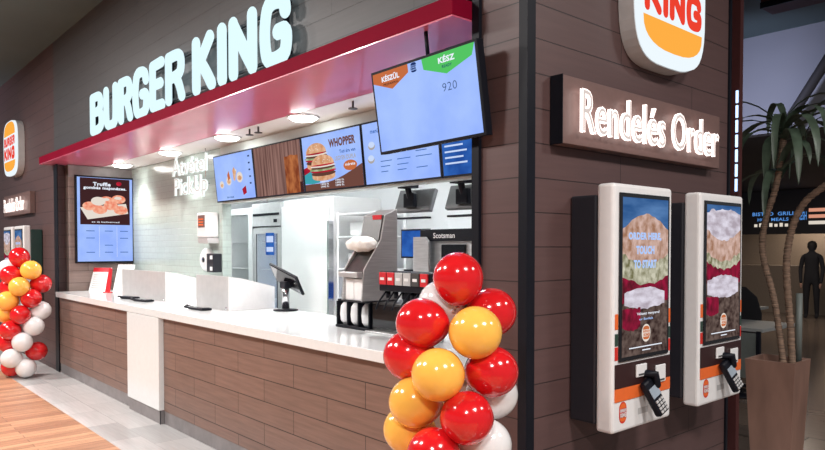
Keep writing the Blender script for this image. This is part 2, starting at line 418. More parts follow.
# ---------------------------------------------------------------- counters
T = 1.03
def ctop(b):
    b.box((-7.59, -.045, T-.065), (-.28, .90, T), M['white_gloss'], .004)
tag(part('countertop', None, ctop), 'long white worktop running the whole length of the serving opening', 'worktop')
def counter(x0, x1, label):
    t = thing('service_counter', label, 'counter', ((x0+x1)/2, .4, 0))
    d = (x1-x0)/2
    part('front_panel', t, lambda b: b.box((-d, -.40, .12), (d, -.37, T-.066), M['counter_wood']))
    part('baseboard', t, lambda b: b.box((-d, -.395, 0), (d, -.365, .118), M['baseboard']))
    part('carcass', t, lambda b: b.box((-d, -.364, 0), (d, .40, T-.066), M['white']))
    return t
counter(-7.59, -4.985, 'shorter wood-clad counter base on the left under the white worktop')
counter(-4.16, -.32, 'longer wood-clad counter base between the white gate and the right balloon column')
t = thing('counter_gate', 'tall plain white panel splitting the two wood-clad counter bases', 'panel', (-4.573, .2, 0))
part('gate_panel', t, lambda b: b.box((-.405, -.245, .125), (.405, -.19, T-.067), M['white_gloss'], .003))
part('baseboard', t, lambda b: b.box((-.405, -.23, 0), (.405, -.18, .12), M['baseboard']))
part('hinge_strip', t, lambda b: b.box((.395, -.234, .0), (.407, -.23, .12), M['black']))

# ---------------------------------------------------------------- lit name sign
words = [('B', -5.955, -5.56), ('U', -5.50, -5.12), ('R', -5.06, -4.71), ('G', -4.66, -4.28), ('E', -4.23, -3.92), ('R', -3.87, -3.50),
         ('K', -3.32, -2.94), ('I', -2.875, -2.755), ('N', -2.69, -2.30), ('G', -2.235, -1.845)]
t = thing('letter_sign', 'large lit white rounded block letters in two words above the red canopy', 'sign', (-4.0, 0, 2.76))
for i, (ch, a, c) in enumerate(words):
    LR = .049 if i < 6 else .055
    gw = max(x for p in GL[ch][1] for x, _ in p) or 1
    w = (c-a-2*LR)/gw
    o = letter_mb(ch, .352, w, LR if ch != 'I' else .058, G['letter'], y=-.07, flat=.5, u0=(a+LR if ch != 'I' else (a+c)/2)+4.0, v0=.085).build('letter', t)
part('mounting_rail', t, lambda b: (b.box((-1.98, -.045, .08), (2.1, -.03, .10), M['black']), b.box((-1.98, -.045, .40), (2.1, -.03, .42), M['black']), [b.box((x, -.045, .06), (x+.02, 0, .44), M['black']) for x in (-1.9, -.9, .1, 1.1, 2.0)]))

# ---------------------------------------------------------------- emblem light boxes
def emblem_box(label, loc, rz, w=.70, h=.82, grp=None):
    t = thing('emblem_light_box', label, 'sign', loc, rz)
    def casing(b):
        b.prism([(u, v+h/2) for u, v in superell(w, h, 40, 3.6)], 'y', -.085, 0, M['frosted'])
    part('casing', t, casing)
    part('mounting_plate', t, lambda b: b.box((-w*.3, .0005, h*.2), (w*.3, .0035, h*.8), M['black']))
    def face(b):
        b.prism([(u, v+h/2) for u, v in superell(w-.01, h-.01, 40, 3.6)], 'y', -.115, -.086, G['em_white'])
    part('lit_face', t, face)
    def logo(b): bun_logo(b, 0, h/2+.015, w*.88, h*.92, G['em_red'], G['em_yellow'])
    part('emblem', t, logo, y0=-.1155)
    return t
emblem_box('lit burger-bun emblem box high on the right wall above the Rendelés Order sign', (.004, 1.062, 2.545), PI/2)
emblem_box('small lit burger-bun emblem box far left above the other neon sign', (-9.75, -.004, 2.66), 0, w=.84, h=.82)

# ---------------------------------------------------------------- neon lettering
def neon_sign(label, loc, rz, W, Hh, lines, tw):
    t = thing('neon_sign', label, 'sign', loc, rz)
    part('backing_panel', t, lambda b: b.box((-W/2, -.067, 0), (W/2, 0, Hh), M['sign_back'], .003))
    part('end_cap', t, lambda b: b.box((-W/2-.004, -.068, -.002), (-W/2, .0, Hh+.002), M['black']))
    def tx(b): b.text(lines, 0, Hh*.5, Hh*.66, G['neon'], w=tw, bold=.016, th=.012)
    lt = part('lettering', t, tx, y0=-.094)
    part('inner_line', lt, lambda b: b.text(lines, 0, Hh*.5, Hh*.62, G['neon_in'], w=tw*.99, bold=-.012), y0=-.107)
    part('mounting_plate', t, lambda b: b.box((-W/2+.05, .0005, .05), (W/2-.05, .0035, Hh-.05), M['black']))
    return t
neon_sign('brown sign panel with glowing words Rendelés Order above the two right kiosks', (.004, .935, 2.067), PI/2, 1.54, .307, 'Rendelés Order', 1.36)
neon_sign('small glowing wall sign at far left under the small emblem', (-9.62, -.004, 2.075), 0, 1.72, .31, 'Rendelés Order', 1.30)
t = thing('neon_lettering', 'white glowing two-line words Átvétel Pick Up hanging before the pale tiled wall', 'sign', (-5.42, .80, 2.17))
part('lettering', t, lambda b: b.text('Átvétel', 0, .36, .24, G['neon_cool'], w=.92, bold=.03, th=.015), y0=0)
part('lettering', t, lambda b: b.text('Pick', -.14, .115, .20, G['neon_cool'], w=.52, bold=.03, th=.015), y0=0)
part('lettering', t, lambda b: b.text('Up', .31, .09, .245, G['neon_cool'], w=.32, bold=.03, th=.015), y0=0)
for tt, u, v, hh_, ww in (('Átvétel', 0, .36, .225, .885), ('Pick', -.14, .115, .19, .51), ('Up', .31, .09, .232, .31)):
    part('inner_line', t, lambda b: b.text(tt, u, v, hh_, G['neon_in'], w=ww, bold=-.014), y0=-.017)
part('mounting_bar', t, lambda b: [b.box((-.46, .005, v), (.46, .018, v+.012), M['chrome']) for v in (.10, .36)] + [b.cyl((x, .012, .1), (x, .012, .488), .005, M['chrome']) for x in (-.38, .38)] + [b.cyl((x, .012, .37), (x, .118, .37), .005, M['chrome']) for x in (-.38, .38)])

# ---------------------------------------------------------------- screens
def screen(label, loc, rz, w, h, art, tilt=0., depth=.045, bez=.014, name='menu_screen', cat='screen', group=None, roll=0.):
    t = thing(name, label, cat, loc, rz, group)
    t.rotation_euler = (tilt, roll, rz)
    part('frame', t, lambda b: b.box((-w/2, 0, -h), (w/2, depth, 0), M['black'], .003))
    def f(b):
        b.rect(-w/2+bez, -h+bez, w/2-bez, -bez, G['disp'])
        art(b, w-2*bez, h-2*bez, -bez)
    part('display', t, f, y0=-.0005)
    return t
def ell(b, u, v, ru, rv, m): b.disc(u, v, ru, rv, m)
def burger(b, u, v, w, hh, tilt=0):
    ell(b, u, v-hh*.36, w*.46, hh*.14, G['s_bun']); b.rect(u-w*.46, v-hh*.36, u+w*.46, v-hh*.24, G['s_bun'])
    ell(b, u, v-hh*.22, w*.49, hh*.10, G['s_patty']); ell(b, u, v-hh*.13, w*.52, hh*.06, G['s_red']); ell(b, u-.02*w, v-hh*.06, w*.53, hh*.07, G['s_salad'])
    ell(b, u, v+hh*.0, w*.49, hh*.06, G['s_patty']); ell(b, u, v+hh*.06, w*.51, hh*.05, G['s_cream']); ell(b, u, v+hh*.11, w*.47, hh*.05, G['s_red'])
    b.disc(u, v+hh*.12, w*.46, hh*.36, G['s_bun'], 0, PI)
    for i in range(9): ell(b, u+random.uniform(-.3, .3)*w, v+hh*random.uniform(.22, .38), w*.02, hh*.014, G['s_cream'])
def art1(b, w, h, t):
    for u, v, r in ((-.30, -.40, .05), (-.12, -.36, .06), (.14, -.33, .07), (.05, -.24, .03)):
        ell(b, u*w*1.1, t+v*h*1.6, r*.9, r*.75, G['s_cream']); ell(b, u*w*1.1, t+v*h*1.6-.008, r*.6, r*.35, G['s_bun'])
    b.shape([(-.01, t-.16), (.03, t-.13), (.06, t-.20), (.03, t-.27), (0, t-.26)], G['s_bun'])
    b.shape([(-.13, t-.20), (-.09, t-.16), (-.07, t-.24), (-.12, t-.26)], G['s_orange'])
    b.shape([(.16, t-.36), (.24, t-.33), (.25, t-.40), (.18, t-.42)], G['s_red'])
    for i in range(5): b.rect(w*.40, t-.06-i*.065, w*.44, t-.045-i*.065, G['s_dark'])
    b.text('édes falatok', -w*.12, t-h+.03, .022, G['s_navy'])
def art2(b, w, h, t):
    b.rect(-w/2, t-h, w/2, t, G['s_wood']); b.rect(w*.16, t-h, w*.44, t-h*.28, G['s_fry']); b.rect(w*.44, t-h, w/2, t-h*.8, G['s_darkbrown'])
    ell(b, w*.30, t-h*.36, w*.10, h*.10, G['s_fry'])
def art3(b, w, h, t):
    pts = [(-w/2, t-h), (w/2, t-h), (w/2, t-h*.62)] + [(w/2-(w)*(i/10), t-h*(.62+.26*math.sin(PI/2*i/7)) if i < 7 else t-h*.88) for i in range(1, 11)]
    b.shape(pts, G['s_brown'])
    b.shape([(-w*.5, t-h*.66), (-w*.30, t-h*.55), (-w*.22, t-h*.86), (-w*.36, t-h*.88), (-w*.5, t-h*.86)], G['s_teal'])
    b.shape([(-w*.5, t-h*.58), (-w*.28, t-h*.50), (-w*.24, t-h*.58), (-w*.5, t-h*.70)], G['s_red'])
    burger(b, -w*.25, t-h*.38, w*.40, h*.50); burger(b, -w*.14, t-h*.60, w*.44, h*.48)
    b.text('WHOPPER', w*.22, t-h*.20, h*.15, G['s_brown'], w=w*.44, bold=.05)
    b.text('Tuti ára van', w*.30, t-h*.37, h*.06, G['s_navy'], w=w*.26)
    b.text('LEGYEN DUPLA', w*.26, t-h*.48, h*.075, G['s_grey'], w=w*.34)
    ell(b, w*.33, t-h*.63, w*.11, h*.09, G['s_orange']); b.text('mérete', w*.33, t-h*.61, h*.05, G['s_white'], w=w*.16)
    for u in (-.12, .14):
        for k in range(3): b.text('1990 Ft', w*u, t-h*(.86+.045*k), h*.035, G['s_white'], w=w*.14)
def art4(b, w, h, t):
    for (u, v) in ((-.38, .38), (-.40, .60), (.05, .35)):
        ell(b, w*u, t-h*v, w*.05, h*.06, G['s_grey']); ell(b, w*u, t-h*v+.012, w*.045, h*.05, G['s_pale'])
    for k in range(6):
        for u, ww in ((-.18, .16), (.06, .18), (.32, .2)):
            if (k*7+int(u*100)) % 4: b.rect(w*(u-ww/2), t-h*(.40+.085*k), w*(u+ww/2-.03*(k % 3)), t-h*(.388+.085*k), G['s_navy'])
    b.text('menük', w*-.3, t-h*.14, h*.07, G['s_navy'])
def art5(b, w, h, t):
    b.rect(-w/2, t-h, w/2, t, G['s_navy'])
    b.text('ITALOK', -w*.33, t-h*.36, h*.12, G['s_white'], w=w*.22)
    for k in range(5): b.rect(-w*.47, t-h*(.5+.085*k), w*(-.22-.04*(k % 2)), t-h*(.475+.085*k), G['s_pale']); b.rect(-w*.16, t-h*(.5+.085*k), w*.02, t-h*(.475+.085*k), G['s_pale'])
    ell(b, -w*.08, t-h*.36, w*.09, h*.17, G['s_grey']); ell(b, -w*.08, t-h*.36, w*.065, h*.12, G['s_cream'])
X0 = -4.85
labs = [('pale blue menu screen with drawn snacks, leftmost above the kitchen', art1), ('menu screen showing brown wood and fries, second from the left', art2),
        ('menu screen picturing two stacked burgers, third in the row', art3), ('pale blue menu screen of small text partly behind the hanging queue screen', art4),
        ('dark blue menu screen rightmost in the row beside the black post', art5)]
for i, (lb, ar) in enumerate(labs):
    screen(lb, (X0+.857*i+.43, .80, 2.545), 0, .852, .482, ar, tilt=math.radians(6), group='menu screens above the kitchen')
def art_q(b, w, h, t):
    b.shape([(-w/2, t), (-w*.12, t), (-w*.12, t-h*.10), (-w*.30, t-h*.24), (-w*.5, t-h*.12)], G['s_orange'])
    b.shape([(w*.02, t), (w/2, t), (w*.47, t-h*.13), (w*.24, t-h*.25), (w*.03, t-h*.13)], G['s_green'])
    b.text('KÉSZÜL', -w*.31, t-h*.085, h*.085, G['s_white'], w=w*.19, bold=.04); b.text('PREPARING', -w*.31, t-h*.165, h*.03, G['s_darkbrown'], w=w*.16)
    b.text('KÉSZ', w*.25, t-h*.075, h*.085, G['s_white'], w=w*.15, bold=.04); b.text('READY', w*.25, t-h*.16, h*.032, G['s_dark'], w=w*.09)
    bun_logo(b, -w*.06, t-h*.065, w*.055, h*.12, G['s_dark'], G['s_dark'])
    b.text('920', w*.26, t-h*.40, h*.095, G['s_num'], w=w*.13, bold=-.01)
q = screen('large tilted queue screen showing number 920 hanging beside the black post', (-.56, -.135, 2.525), 0, .765, .43, art_q, tilt=math.radians(8), roll=math.radians(-1.0), name='queue_screen')
part('ceiling_bracket', q, lambda b: (b.box((-.05, .046, -.25), (.05, .075, -.02), M['black']), b.cyl((0, .06, -.02), (0, .065, .125), .010, M['black'])))
def art_p(b, w, h, t):
    b.rect(-w*.45, t-h*.56, w*.45, t-.005, G['s_darkbrown'])
    b.text('Truffle', -w*.06, t-h*.075, h*.045, G['s_white'], w=w*.32, bold=.04); ell(b, w*.25, t-h*.06, w*.05, h*.025, G['s_red'])
    b.text('gombás majonézes.', 0, t-h*.125, h*.045, G['s_white'], w=w*.78, bold=.04)
    b.shape([(-w*.45, t-h*.36), (w*.38, t-h*.30), (w*.42, t-h*.42), (-w*.32, t-h*.50)], G['s_cream'])
    for u, v in ((-.28, .34), (-.10, .38), (.10, .33), (.28, .38), (.02, .27), (.24, .25), (-.13, .28)):
        ell(b, w*u, t-h*v, w*.13, h*.052, G['s_bread'] if (u, v) != (-.13, .28) else G['s_cream'])
        ell(b, w*u-.01, t-h*v+.016, w*.07, h*.018, G['s_cream'] if v < .3 else G['s_bread'])
    b.text('az új kedvenced', 0, t-h*.53, h*.022, G['s_white'], w=w*.5)
    for k in range(4):
        for u in (-.28, .05, .33):
            if (k+int(u*50)) % 3: b.rect(w*(u-.07), t-h*(.64+.085*k), w*(u+.08), t-h*(.632+.085*k), G['s_navy'])
    for u in (-.12, .20): b.rect(w*u, t-h*.95, w*u+.003, t-h*.58, G['s_white'])
screen('tall portrait menu screen with breaded bites on the brown side wall at left', (-7.55, .56, 2.53), PI/2, .74, 1.14, art_p, depth=.04, bez=.022, name='portrait_screen')

# ---------------------------------------------------------------- self-order kiosks
def kiosk_art(b, kind):
    w, z0, z1 = .405, .345, 1.075          # display area, local heights
    t, h = z1, z1-z0
    rnd = random.Random(kind)
    def band(v0, v1, a0, a1, m, x0=-.5, x1=.5, n=16, wob=.006):
        b.shape([(w*(x0+(x1-x0)*i/n), t-h*(v0+a0*math.sin(PI*i/n)+rnd.uniform(-wob, wob))) for i in range(n+1)] +
                [(w*(x1-(x1-x0)*i/n), t-h*(v1+a1*math.sin(PI*i/n)+rnd.uniform(-wob, wob))) for i in range(n+1)], m)
    b.rect(-w/2, z0, w/2, z1, G['k_dark'])
    b.rect(-w/2, t-h*.25, w/2, t, G['k_sky'])
    if kind == 1:
        band(.20, .40, -.10, .06, G['k_bun']); band(.36, .54, .05, .06, G['k_salad'], wob=.015); band(.50, .66, .05, .02, G['k_red'], wob=.01)
        band(.60, .68, -.03, .03, G['k_bread'], -.46, .42); band(.70, .82, 0, .02, G['k_red'], -.5, -.12)
    else:
        band(.05, .24, -.02, .10, G['k_bread'], wob=.012); band(.18, .36, .08, .10, G['k_bun'], wob=.01); band(.34, .46, .08, .06, G['k_salad'], wob=.015)
        band(.42, .58, .06, .04, G['k_red'], wob=.01); band(.56, .66, -.04, .03, G['k_bread'], -.48, .44); band(.68, .80, 0, .02, G['k_red'], -.5, -.15)
    if kind == 1:
        for s_, v, ww in (('ORDER HERE,', .245, .72), ('TOUCH', .33, .40), ('TO START', .42, .50)):
            b.text(s_, -.01, t-h*v, h*.055, G['disp2'], w=w*ww, bold=.05)
        b.text('Válassz magyarul', .02, t-h*.74, h*.022, G['s_white'], w=w*.5); b.text('or English', .0, t-h*.775, h*.02, G['disp2'], w=w*.3)
    b.shape([(.0+x, t-h*.865+y) for x, y in capsule(w*.19, h*.115)], G['s_cream'])
    bun_logo(b, 0, t-h*.865, w*.14, h*.09, G['s_orange'], G['s_orange'])
    b.rect(-w*.38, t-h*.952, w*.34, t-h*.945, G['s_white']); b.rect(-w*.1, t-h*.975, w*.08, t-h*.968, G['s_white'])
def kiosk(label, loc, rz, kind, housing, grp):
    t = thing('order_kiosk', label, 'kiosk', loc, rz, grp)
    W, Z = .52, 1.137
    part('rear_housing', t, lambda b: b.box((-W/2+.0, -.142, .03), (W/2-.0, 0, Z-.05), housing, .01))
    part('shell', t, lambda b: b.box((-W/2, -.232, 0), (W/2, -.1425, Z), M['white'], .016, seg=3))
    part('bezel', t, lambda b: b.box((-.22, -.241, .325), (.22, -.2325, 1.095), M['black_gloss'], .003))
    part('display', t, lambda b: kiosk_art(b, kind), y0=-.2415)
    for s_ in (-1, 1):
        for z0, z1, m in ((.475, .545, M['orange']), (.40, .455, M['green_flat']), (.335, .395, M['red_flat'])):
            u = sorted((s_*.2225, s_*.246)); part('colour_stripe', t, lambda b: b.box((u[0], -.2345, z0), (u[1], -.2325, z1), m))
    part('mounting_plate', t, lambda b: b.box((-.2, .0005, .2), (.2, .0035, .9), M['black']))
    part('lower_panel', t, lambda b: b.box((-.245, -.236, .205), (.245, -.2325, .315), M['brown']))
    part('orange_band', t, lambda b: b.box((-.245, -.2365, .145), (.245, -.2325, .204), M['orange']))
    for (u, z, h_) in ((-.035, .27, .06), (.14, .235, .085)):
        part('paper_slot', t, lambda b: (b.box((u-.045, -.247, z-h_/2), (u+.045, -.2375, z+h_/2), M['white'], .004), b.box((u-.03, -.249, z-h_/2+.008), (u+.03, -.2475, z-h_/2+.016), M['ink'])))
    cr = part('card_reader', t, lambda b: (b.box((-.042, -.018, -.088), (.042, .018, .088), M['black'], .012), b.box((-.034, -.021, .0), (.034, -.0185, .05), M['s_lcd'])))
    cr.location = (.008, -.285, .145); cr.rotation_euler = (math.radians(-20), math.radians(-20), 0)
    part('keypad', cr, lambda b: [b.box((-.030+.022*i, -.0225, -.075+.017*j), (-.014+.022*i, -.0185, -.064+.017*j), M['frosted']) for i in range(3) for j in range(4)])
    part('reader_arm', t, lambda b: b.tube([(.0, -.24, .25), (.01, -.29, .25), (.03, -.285, .20)], .02, M['black']))
    part('emblem', t, lambda b: (b.shape([(-.175+x, .09+y) for x, y in capsule(.062, .10)], M['red_flat']), bun_logo(b, -.175, .09, .05, .085, M['white'], M['orange'])), y0=-.2325)
    part('sticker', t, lambda b: b.rect(-.045, .06, .045, .09, M['frosted']), y0=-.2325)
    return t
kiosk('white wall kiosk nearer the corner, screen headed by large text over a bun', (.004, .58, .752), PI/2, 1, M['dark'], 'self-order kiosks on the right wall')
kiosk('white wall kiosk next to the tall potted plant, screen without big text', (.004, 1.392, .752), PI/2, 2, M['dark'], 'self-order kiosks on the right wall')
kiosk('white kiosk at far left with dark green side, right one behind the balloons', (-8.64, -.004, .752), 0, 1, M['green_dark'], 'kiosks at far left')
kiosk('white kiosk cut off by the left edge of the photo behind the balloons', (-9.35, -.004, .752), 0, 2, M['green_dark'], 'kiosks at far left')

# ---------------------------------------------------------------- balloons
FW = Vector((-.751, .660, 0)); RT = Vector((.660, .751, 0))
def balloon_bm(r, m):
    b = mb(); prof = []
    for i in range(19):
        a = PI*i/18; z = -math.cos(a); rr = math.sin(a)
        k = 1.0 if z > 0 else 1.0-.10*z*z
        prof.append((max(0, r*rr*k), r*(z*(1.03 if z > 0 else 1.12))))
    b.lathe(prof, m, seg=32); return b
protos = {}
def balloon(c, r, u, w, z, centre, label, group, tiltdir):
    m = {'R': M['b_red'], 'Y': M['b_yellow'], 'W': M['b_white']}[c]
    key = (c, r)
    if key not in protos:
        o = balloon_bm(r, m).build('balloon'); k = mb().lathe([(0, -r*1.17), (.011, -r*1.16), (.004, -r*1.13), (.009, -r*1.10), (.0, -r*1.08)], m, seg=10).build('knot', o)
        protos[key] = o
    else: o = copy_tree(protos[key])
    p = Vector(centre)+RT*u+FW*w; o.location = (p.x, p.y, z)
    dd = Vector((RT*u+FW*w).to_tuple()); 
    if dd.length < .04: dd = Vector((0, 0, 1))
    else: dd = (dd.normalized()+Vector((0, 0, .15))).normalized()
    o.rotation_mode = 'QUATERNION'; o.rotation_quaternion = Vector((0, 0, 1)).rotation_difference(dd)
    tag(o, label, 'balloon', group); return o
cn = {'R': 'red', 'Y': 'yellow', 'W': 'white'}
# right column: (colour, px-like column offset in m, depth offset, height, label)
RC = [('R', .008, .0, 1.475, 'red balloon at the very top of the column beside the corner'),
 ('Y', .066, -.13, 1.272, 'yellow balloon just under the top red one, right column'),
 ('R', .150, .07, 1.330, 'half-hidden red balloon behind the upper yellow one, right column'),
 ('R', -.138, -.02, 1.295, 'red balloon left of the upper yellow one, right column'),
 ('R', -.190, .02, 1.160, 'red balloon at the left edge over the countertop lip, right column'),
 ('Y', -.078, -.16, 1.115, 'yellow balloon in the middle of the right column, front of counter'),
 ('R', .135, -.08, 1.112, 'large dark red balloon at the right edge, middle of the right column'),
 ('Y', -.165, -.05, .985, 'yellow balloon left, below the middle yellow one of the right column'),
 ('R', .030, -.18, .955, 'red balloon front and centre low in the right column'),
 ('W', .150, .03, 1.000, 'white balloon peeking out at the right edge of the right column'),
 ('Y', -.190, .03, .855, 'lowest yellow balloon visible at left of the right column'),
 ('R', -.095, -.17, .815, 'lowest red balloon cut by the bottom edge, right column'),
 ('W', .110, -.08, .825, 'white balloon low at right cut by the bottom edge, right column'),
 ('W', -.050, .12, 1.360, 'pale balloon glimpsed between the two uppermost red ones, right column')]
for c, u, w, z, lb in RC: balloon(c, .102, u+.005, w, z, (-.01, -.434, 0), lb, 'balloons in the column by the corner', 0)
k = 0
for z in (.66, .48, .30, .115):
    for a in range(4):
        an = a*PI/2+z*4; c = 'YRWR'[(a+k) % 4]
        balloon(c, .105, .14*math.cos(an), .14*math.sin(an), z, (-.01, -.434, 0), 'balloon in the lower part of the right column, below the photo edge', 'lower balloons of the column by the corner', 0)
    k += 1
LC = [('R', 19.6, 257, 0), ('R', 13, 275, -.06), ('Y', 34.7, 270, -.04), ('Y', 26.5, 286, -.14), ('R', 6, 288, .04), ('W', 1, 269, .10), ('R', 40, 284, .08), ('Y', 13, 300, -.14), ('R', 35.5, 298, -.06),
      ('R', 26, 314, -.12), ('Y', 5, 313, -.04), ('W', 40, 311, .06), ('W', 37, 326, -.04), ('R', 15, 329, -.13), ('R', 5, 343, .0), ('W', 28, 341, -.12), ('R', 35, 352, .06), ('W', 16, 357, -.13), ('W', 28, 368, -.05), ('R', 8, 369, .02)]
ll = ['red balloon on top of the far-left column', 'red balloon second from top, left side of the far-left column', 'yellow balloon highest at the right of the far-left column', 'yellow balloon in front, second yellow down in the far-left column',
      'red balloon at left beside the second yellow one, far-left column', 'white balloon at the photo edge near the top of the far-left column', 'red balloon half hidden right of the second yellow, far-left column', 'third yellow balloon down, front of the far-left column',
      'red balloon right of the third yellow one, far-left column', 'red balloon in front at mid-height of the far-left column', 'lowest yellow balloon at the left edge of the far-left column', 'upper white balloon half hidden at right, far-left column',
      'white balloon at right edge, mid-height of the far-left column', 'red balloon in front under the lowest yellow one, far-left column', 'red balloon low at the photo edge, far-left column', 'white balloon in front, third white from the floor, far-left column',
      'red balloon low at right near the black post, far-left column', 'white balloon in front, second lowest in the far-left column', 'white balloon resting near the floor at right, far-left column', 'red balloon resting near the floor at left, far-left column']
for (c, px, py, w), lb in zip(LC, ll):
    balloon(c, .117, (px-23)*.0108, w, max(.125, 1.6+(247-py)*.01222), (-7.49, -.435, 0), lb, 'balloons in the far-left column', 0)

# ---------------------------------------------------------------- things on the counter
def housing(label, x0, x1, y0, y1, h, hb):
    t = thing('register_screen_box', label, 'divider', ((x0+x1)/2, y0, T))
    d = (x1-x0)/2; L = y1-y0
    part('front_panel', t, lambda b: b.box((-d, 0, 0), (d-.0125, .012, h), M['frosted'], .002), label='pale grey front panel')
    part('side_panel', t, lambda b: b.prism([(0, 0), (L, 0), (L, hb), (.30*L, h*.93), (0, h)], 'x', d-.012, d, M['white']))
    part('rear_side_panel', t, lambda b: b.prism([(.0125, 0), (L, 0), (L, hb), (.30*L, h*.93), (.0125, h)], 'x', -d, -d+.012, M['white']))
    part('shelf', t, lambda b: b.box((-d+.0125, .0125, .12), (d-.0125, L*.8, .135), M['white']))
    part('cable_cap', t, lambda b: b.cyl((d-.05, -.008, .02), (d-.05, 0, .02), .012, M['chrome']))
    return t
housing('longer pale grey counter divider box at left behind its card terminal', -6.45, -5.12, .40, .86, .31, .21)
housing('shorter pale grey counter divider box in the middle of the worktop', -4.40, -3.71, .415, .875, .305, .20)
def pinpad(label, x, y, rz):
    t = thing('card_terminal', label, 'card terminal', (x, y, T), rz, 'card terminals on the worktop')
    part('body', t, lambda b: b.box((-.16, -.05, .002), (.10, .05, .022), M['black'], .008))
    part('stand', t, lambda b: b.box((-.12, -.03, 0), (.06, .03, .0018), M['dark']))
    part('screen', t, lambda b: b.box((-.02, -.035, .0225), (.08, .035, .026), M['black_gloss']))
    part('keypad', t, lambda b: [b.box((-.14+.028*i, -.035+.025*j, .0225), (-.12+.028*i, -.018+.025*j, .026), M['grey']) for i in range(4) for j in range(3)])
    part('cable', t, lambda b: b.tube([(-.16, .02, .012), (-.24, .05, .012), (-.27, .0, .03), (-.22, -.045, .02), (-.17, -.02, .012)], .009, M['black']))
    return t
pinpad('black card terminal lying before the left divider box', -5.27, .24, math.radians(8))
pinpad('black card terminal lying before the middle divider box', -3.96, .27, math.radians(5))
t = thing('card_terminal', 'black card terminal between the two divider boxes at left', 'card terminal', (-5.75, .25, T), .2, 'card terminals on the worktop')
part('body', t, lambda b: b.box((-.12, -.05, 0), (.12, .05, .028), M['black'], .01))
part('cable', t, lambda b: b.tube([(-.12, .0, .012), (-.2, .04, .012), (-.24, .0, .02)], .009, M['black']))
# menu holders
t = thing('menu_holder', 'clear tilted holder with red-topped price sheets at left end of worktop', 'menu holder', (-7.40, .40, T), math.radians(30))
part('sheet', t, lambda b: b.prism([(0, 0), (.012, 0), (.112, .30), (.10, .30)], 'x', -.14, .14, M['paper']))
def shl(b):
    for i in range(5): b.prism([(-.004+.3*z/.9, z) for z in (0,)] + [(0, 0)] + [(0, 0)], 'x', 0, .001, M['ink']) if False else None
    b.prism([(.0815, .245), (.0835, .245), (.101, .30), (.099, .30)], 'x', -.14, .14, M['red_card'])
    for i in range(7): z = .04+.027*i; b.prism([(z/3-.002, z), (z/3+.0, z), (z/3+.003, z+.008), (z/3+.001, z+.008)], 'x', -.11, .02+.02*(i % 3), M['grey'])
part('printing', t, shl)
part('acrylic_stand', t, lambda b: b.prism([(0, 0), (.15, 0), (.15, .006), (.02, .006)], 'x', -.15, .15, M['frosted']))
t = thing('menu_holder', 'second clear holder with white sheet and red band beside the first', 'menu holder', (-7.15, .62, T), math.radians(38))
part('sheet', t, lambda b: b.prism([(0, 0), (.012, 0), (.132, .34), (.12, .34)], 'x', -.12, .12, M['paper']))
part('acrylic_stand', t, lambda b: b.prism([(0, 0), (.15, 0), (.15, .006), (.02, .006)], 'x', -.13, .13, M['frosted']))
t = thing('table_flag', 'slim red leaning card stand at the left end of the worktop', 'card stand', (-6.98, .40, T), math.radians(35))
part('card', t, lambda b: b.prism([(-.035, .012), (.035, .012), (.07, .30), (.03, .31)], 'y', -.008, .008, M['red_card'], .002))
part('foot', t, lambda b: b.box((-.05, -.03, 0), (.05, .03, .0118), M['red_card'], .003))
# POS
t = thing('cash_register_screen', 'black tablet register on a chrome column by the steel cabinet', 'register', (-3.42, .82, T), math.radians(0))
part('base', t, lambda b: b.lathe([(0, 0), (.11, 0), (.11, .01), (.03, .02), (0, .02)], M['black'], seg=28))
part('column', t, lambda b: b.cyl((0, 0, .02), (0, 0, .24), .034, M['chrome']))
def tab(b): b.box((-.19, -.012, -.11), (.19, .012, .11), M['black'], .006)
tb_ = part('tablet', t, tab); tb_.location = (.02, .0, .285); tb_.rotation_euler = (math.radians(38), math.radians(18), math.radians(10))
part('rear_screen', tb_, lambda b: b.box((-.175, -.0145, -.098), (.175, -.0125, .098), M['black_gloss']))
part('hinge', t, lambda b: b.box((-.05, -.035, .20), (.05, .035, .262), M['black'], .01))

# steel dispenser tower with chutes
t = thing('packaging_dispenser', 'stainless tower with dark slanted bays and napkins on the worktop', 'dispenser', (-1.62, .45, T+.205))
prof = [(.165, .01), (.165, .62), (.06, .578), (.025, .415), (-.115, .215), (-.135, .01)]
part('side_cheek', t, lambda b: b.prism(prof, 'x', -.012, 0, M['steel']))
part('far_cheek', t, lambda b: b.prism(prof, 'x', -.228, -.216, M['steel']))
part('back_panel', t, lambda b: b.box((-.2155, .15, .01), (-.0125, .164, .62), M['steel']))
part('upper_door', t, lambda b: b.prism([(.050, .578), (.062, .578), (.025, .40), (.010, .40)], 'x', -.215, -.0125, M['steel_dark']))
part('lower_chute', t, lambda b: b.prism([(.02, .36), (.03, .35), (-.105, .19), (-.125, .19)], 'x', -.215, -.0125, M['steel_dark']))
part('steel_lip', t, lambda b: b.box((-.222, -.165, .165), (-.0125, -.12, .20), M['steel'], .004))
part('red_label', t, lambda b: b.box((-.11, .04, .55), (-.02, .052, .58), M['red_card']))
part('feet', t, lambda b: b.box((-.235, -.13, 0), (0, .16, .009), M['dark']))
def nap(b):
    tb = bmesh.new(); bmesh.ops.create_icosphere(tb, subdivisions=4, radius=1)
    rn = random.Random(4)
    for v in tb.verts:
        c_ = v.co; k_ = 1+.07*math.sin(9*c_.x+3*c_.z)*math.cos(7*c_.y)+.05*math.sin(17*c_.x)
        v.co = Vector((-.13+c_.x*.135*k_, -.035+c_.y*.085*k_, .385+c_.z*.052*k_))
    b._merge(tb, M['napkin'], None, True)
tag(part('napkin_stack', None, nap), 'bulging white bundle of paper bags between the steel tower bays', 'paper bags').location = (-1.62, .45, T+.205)
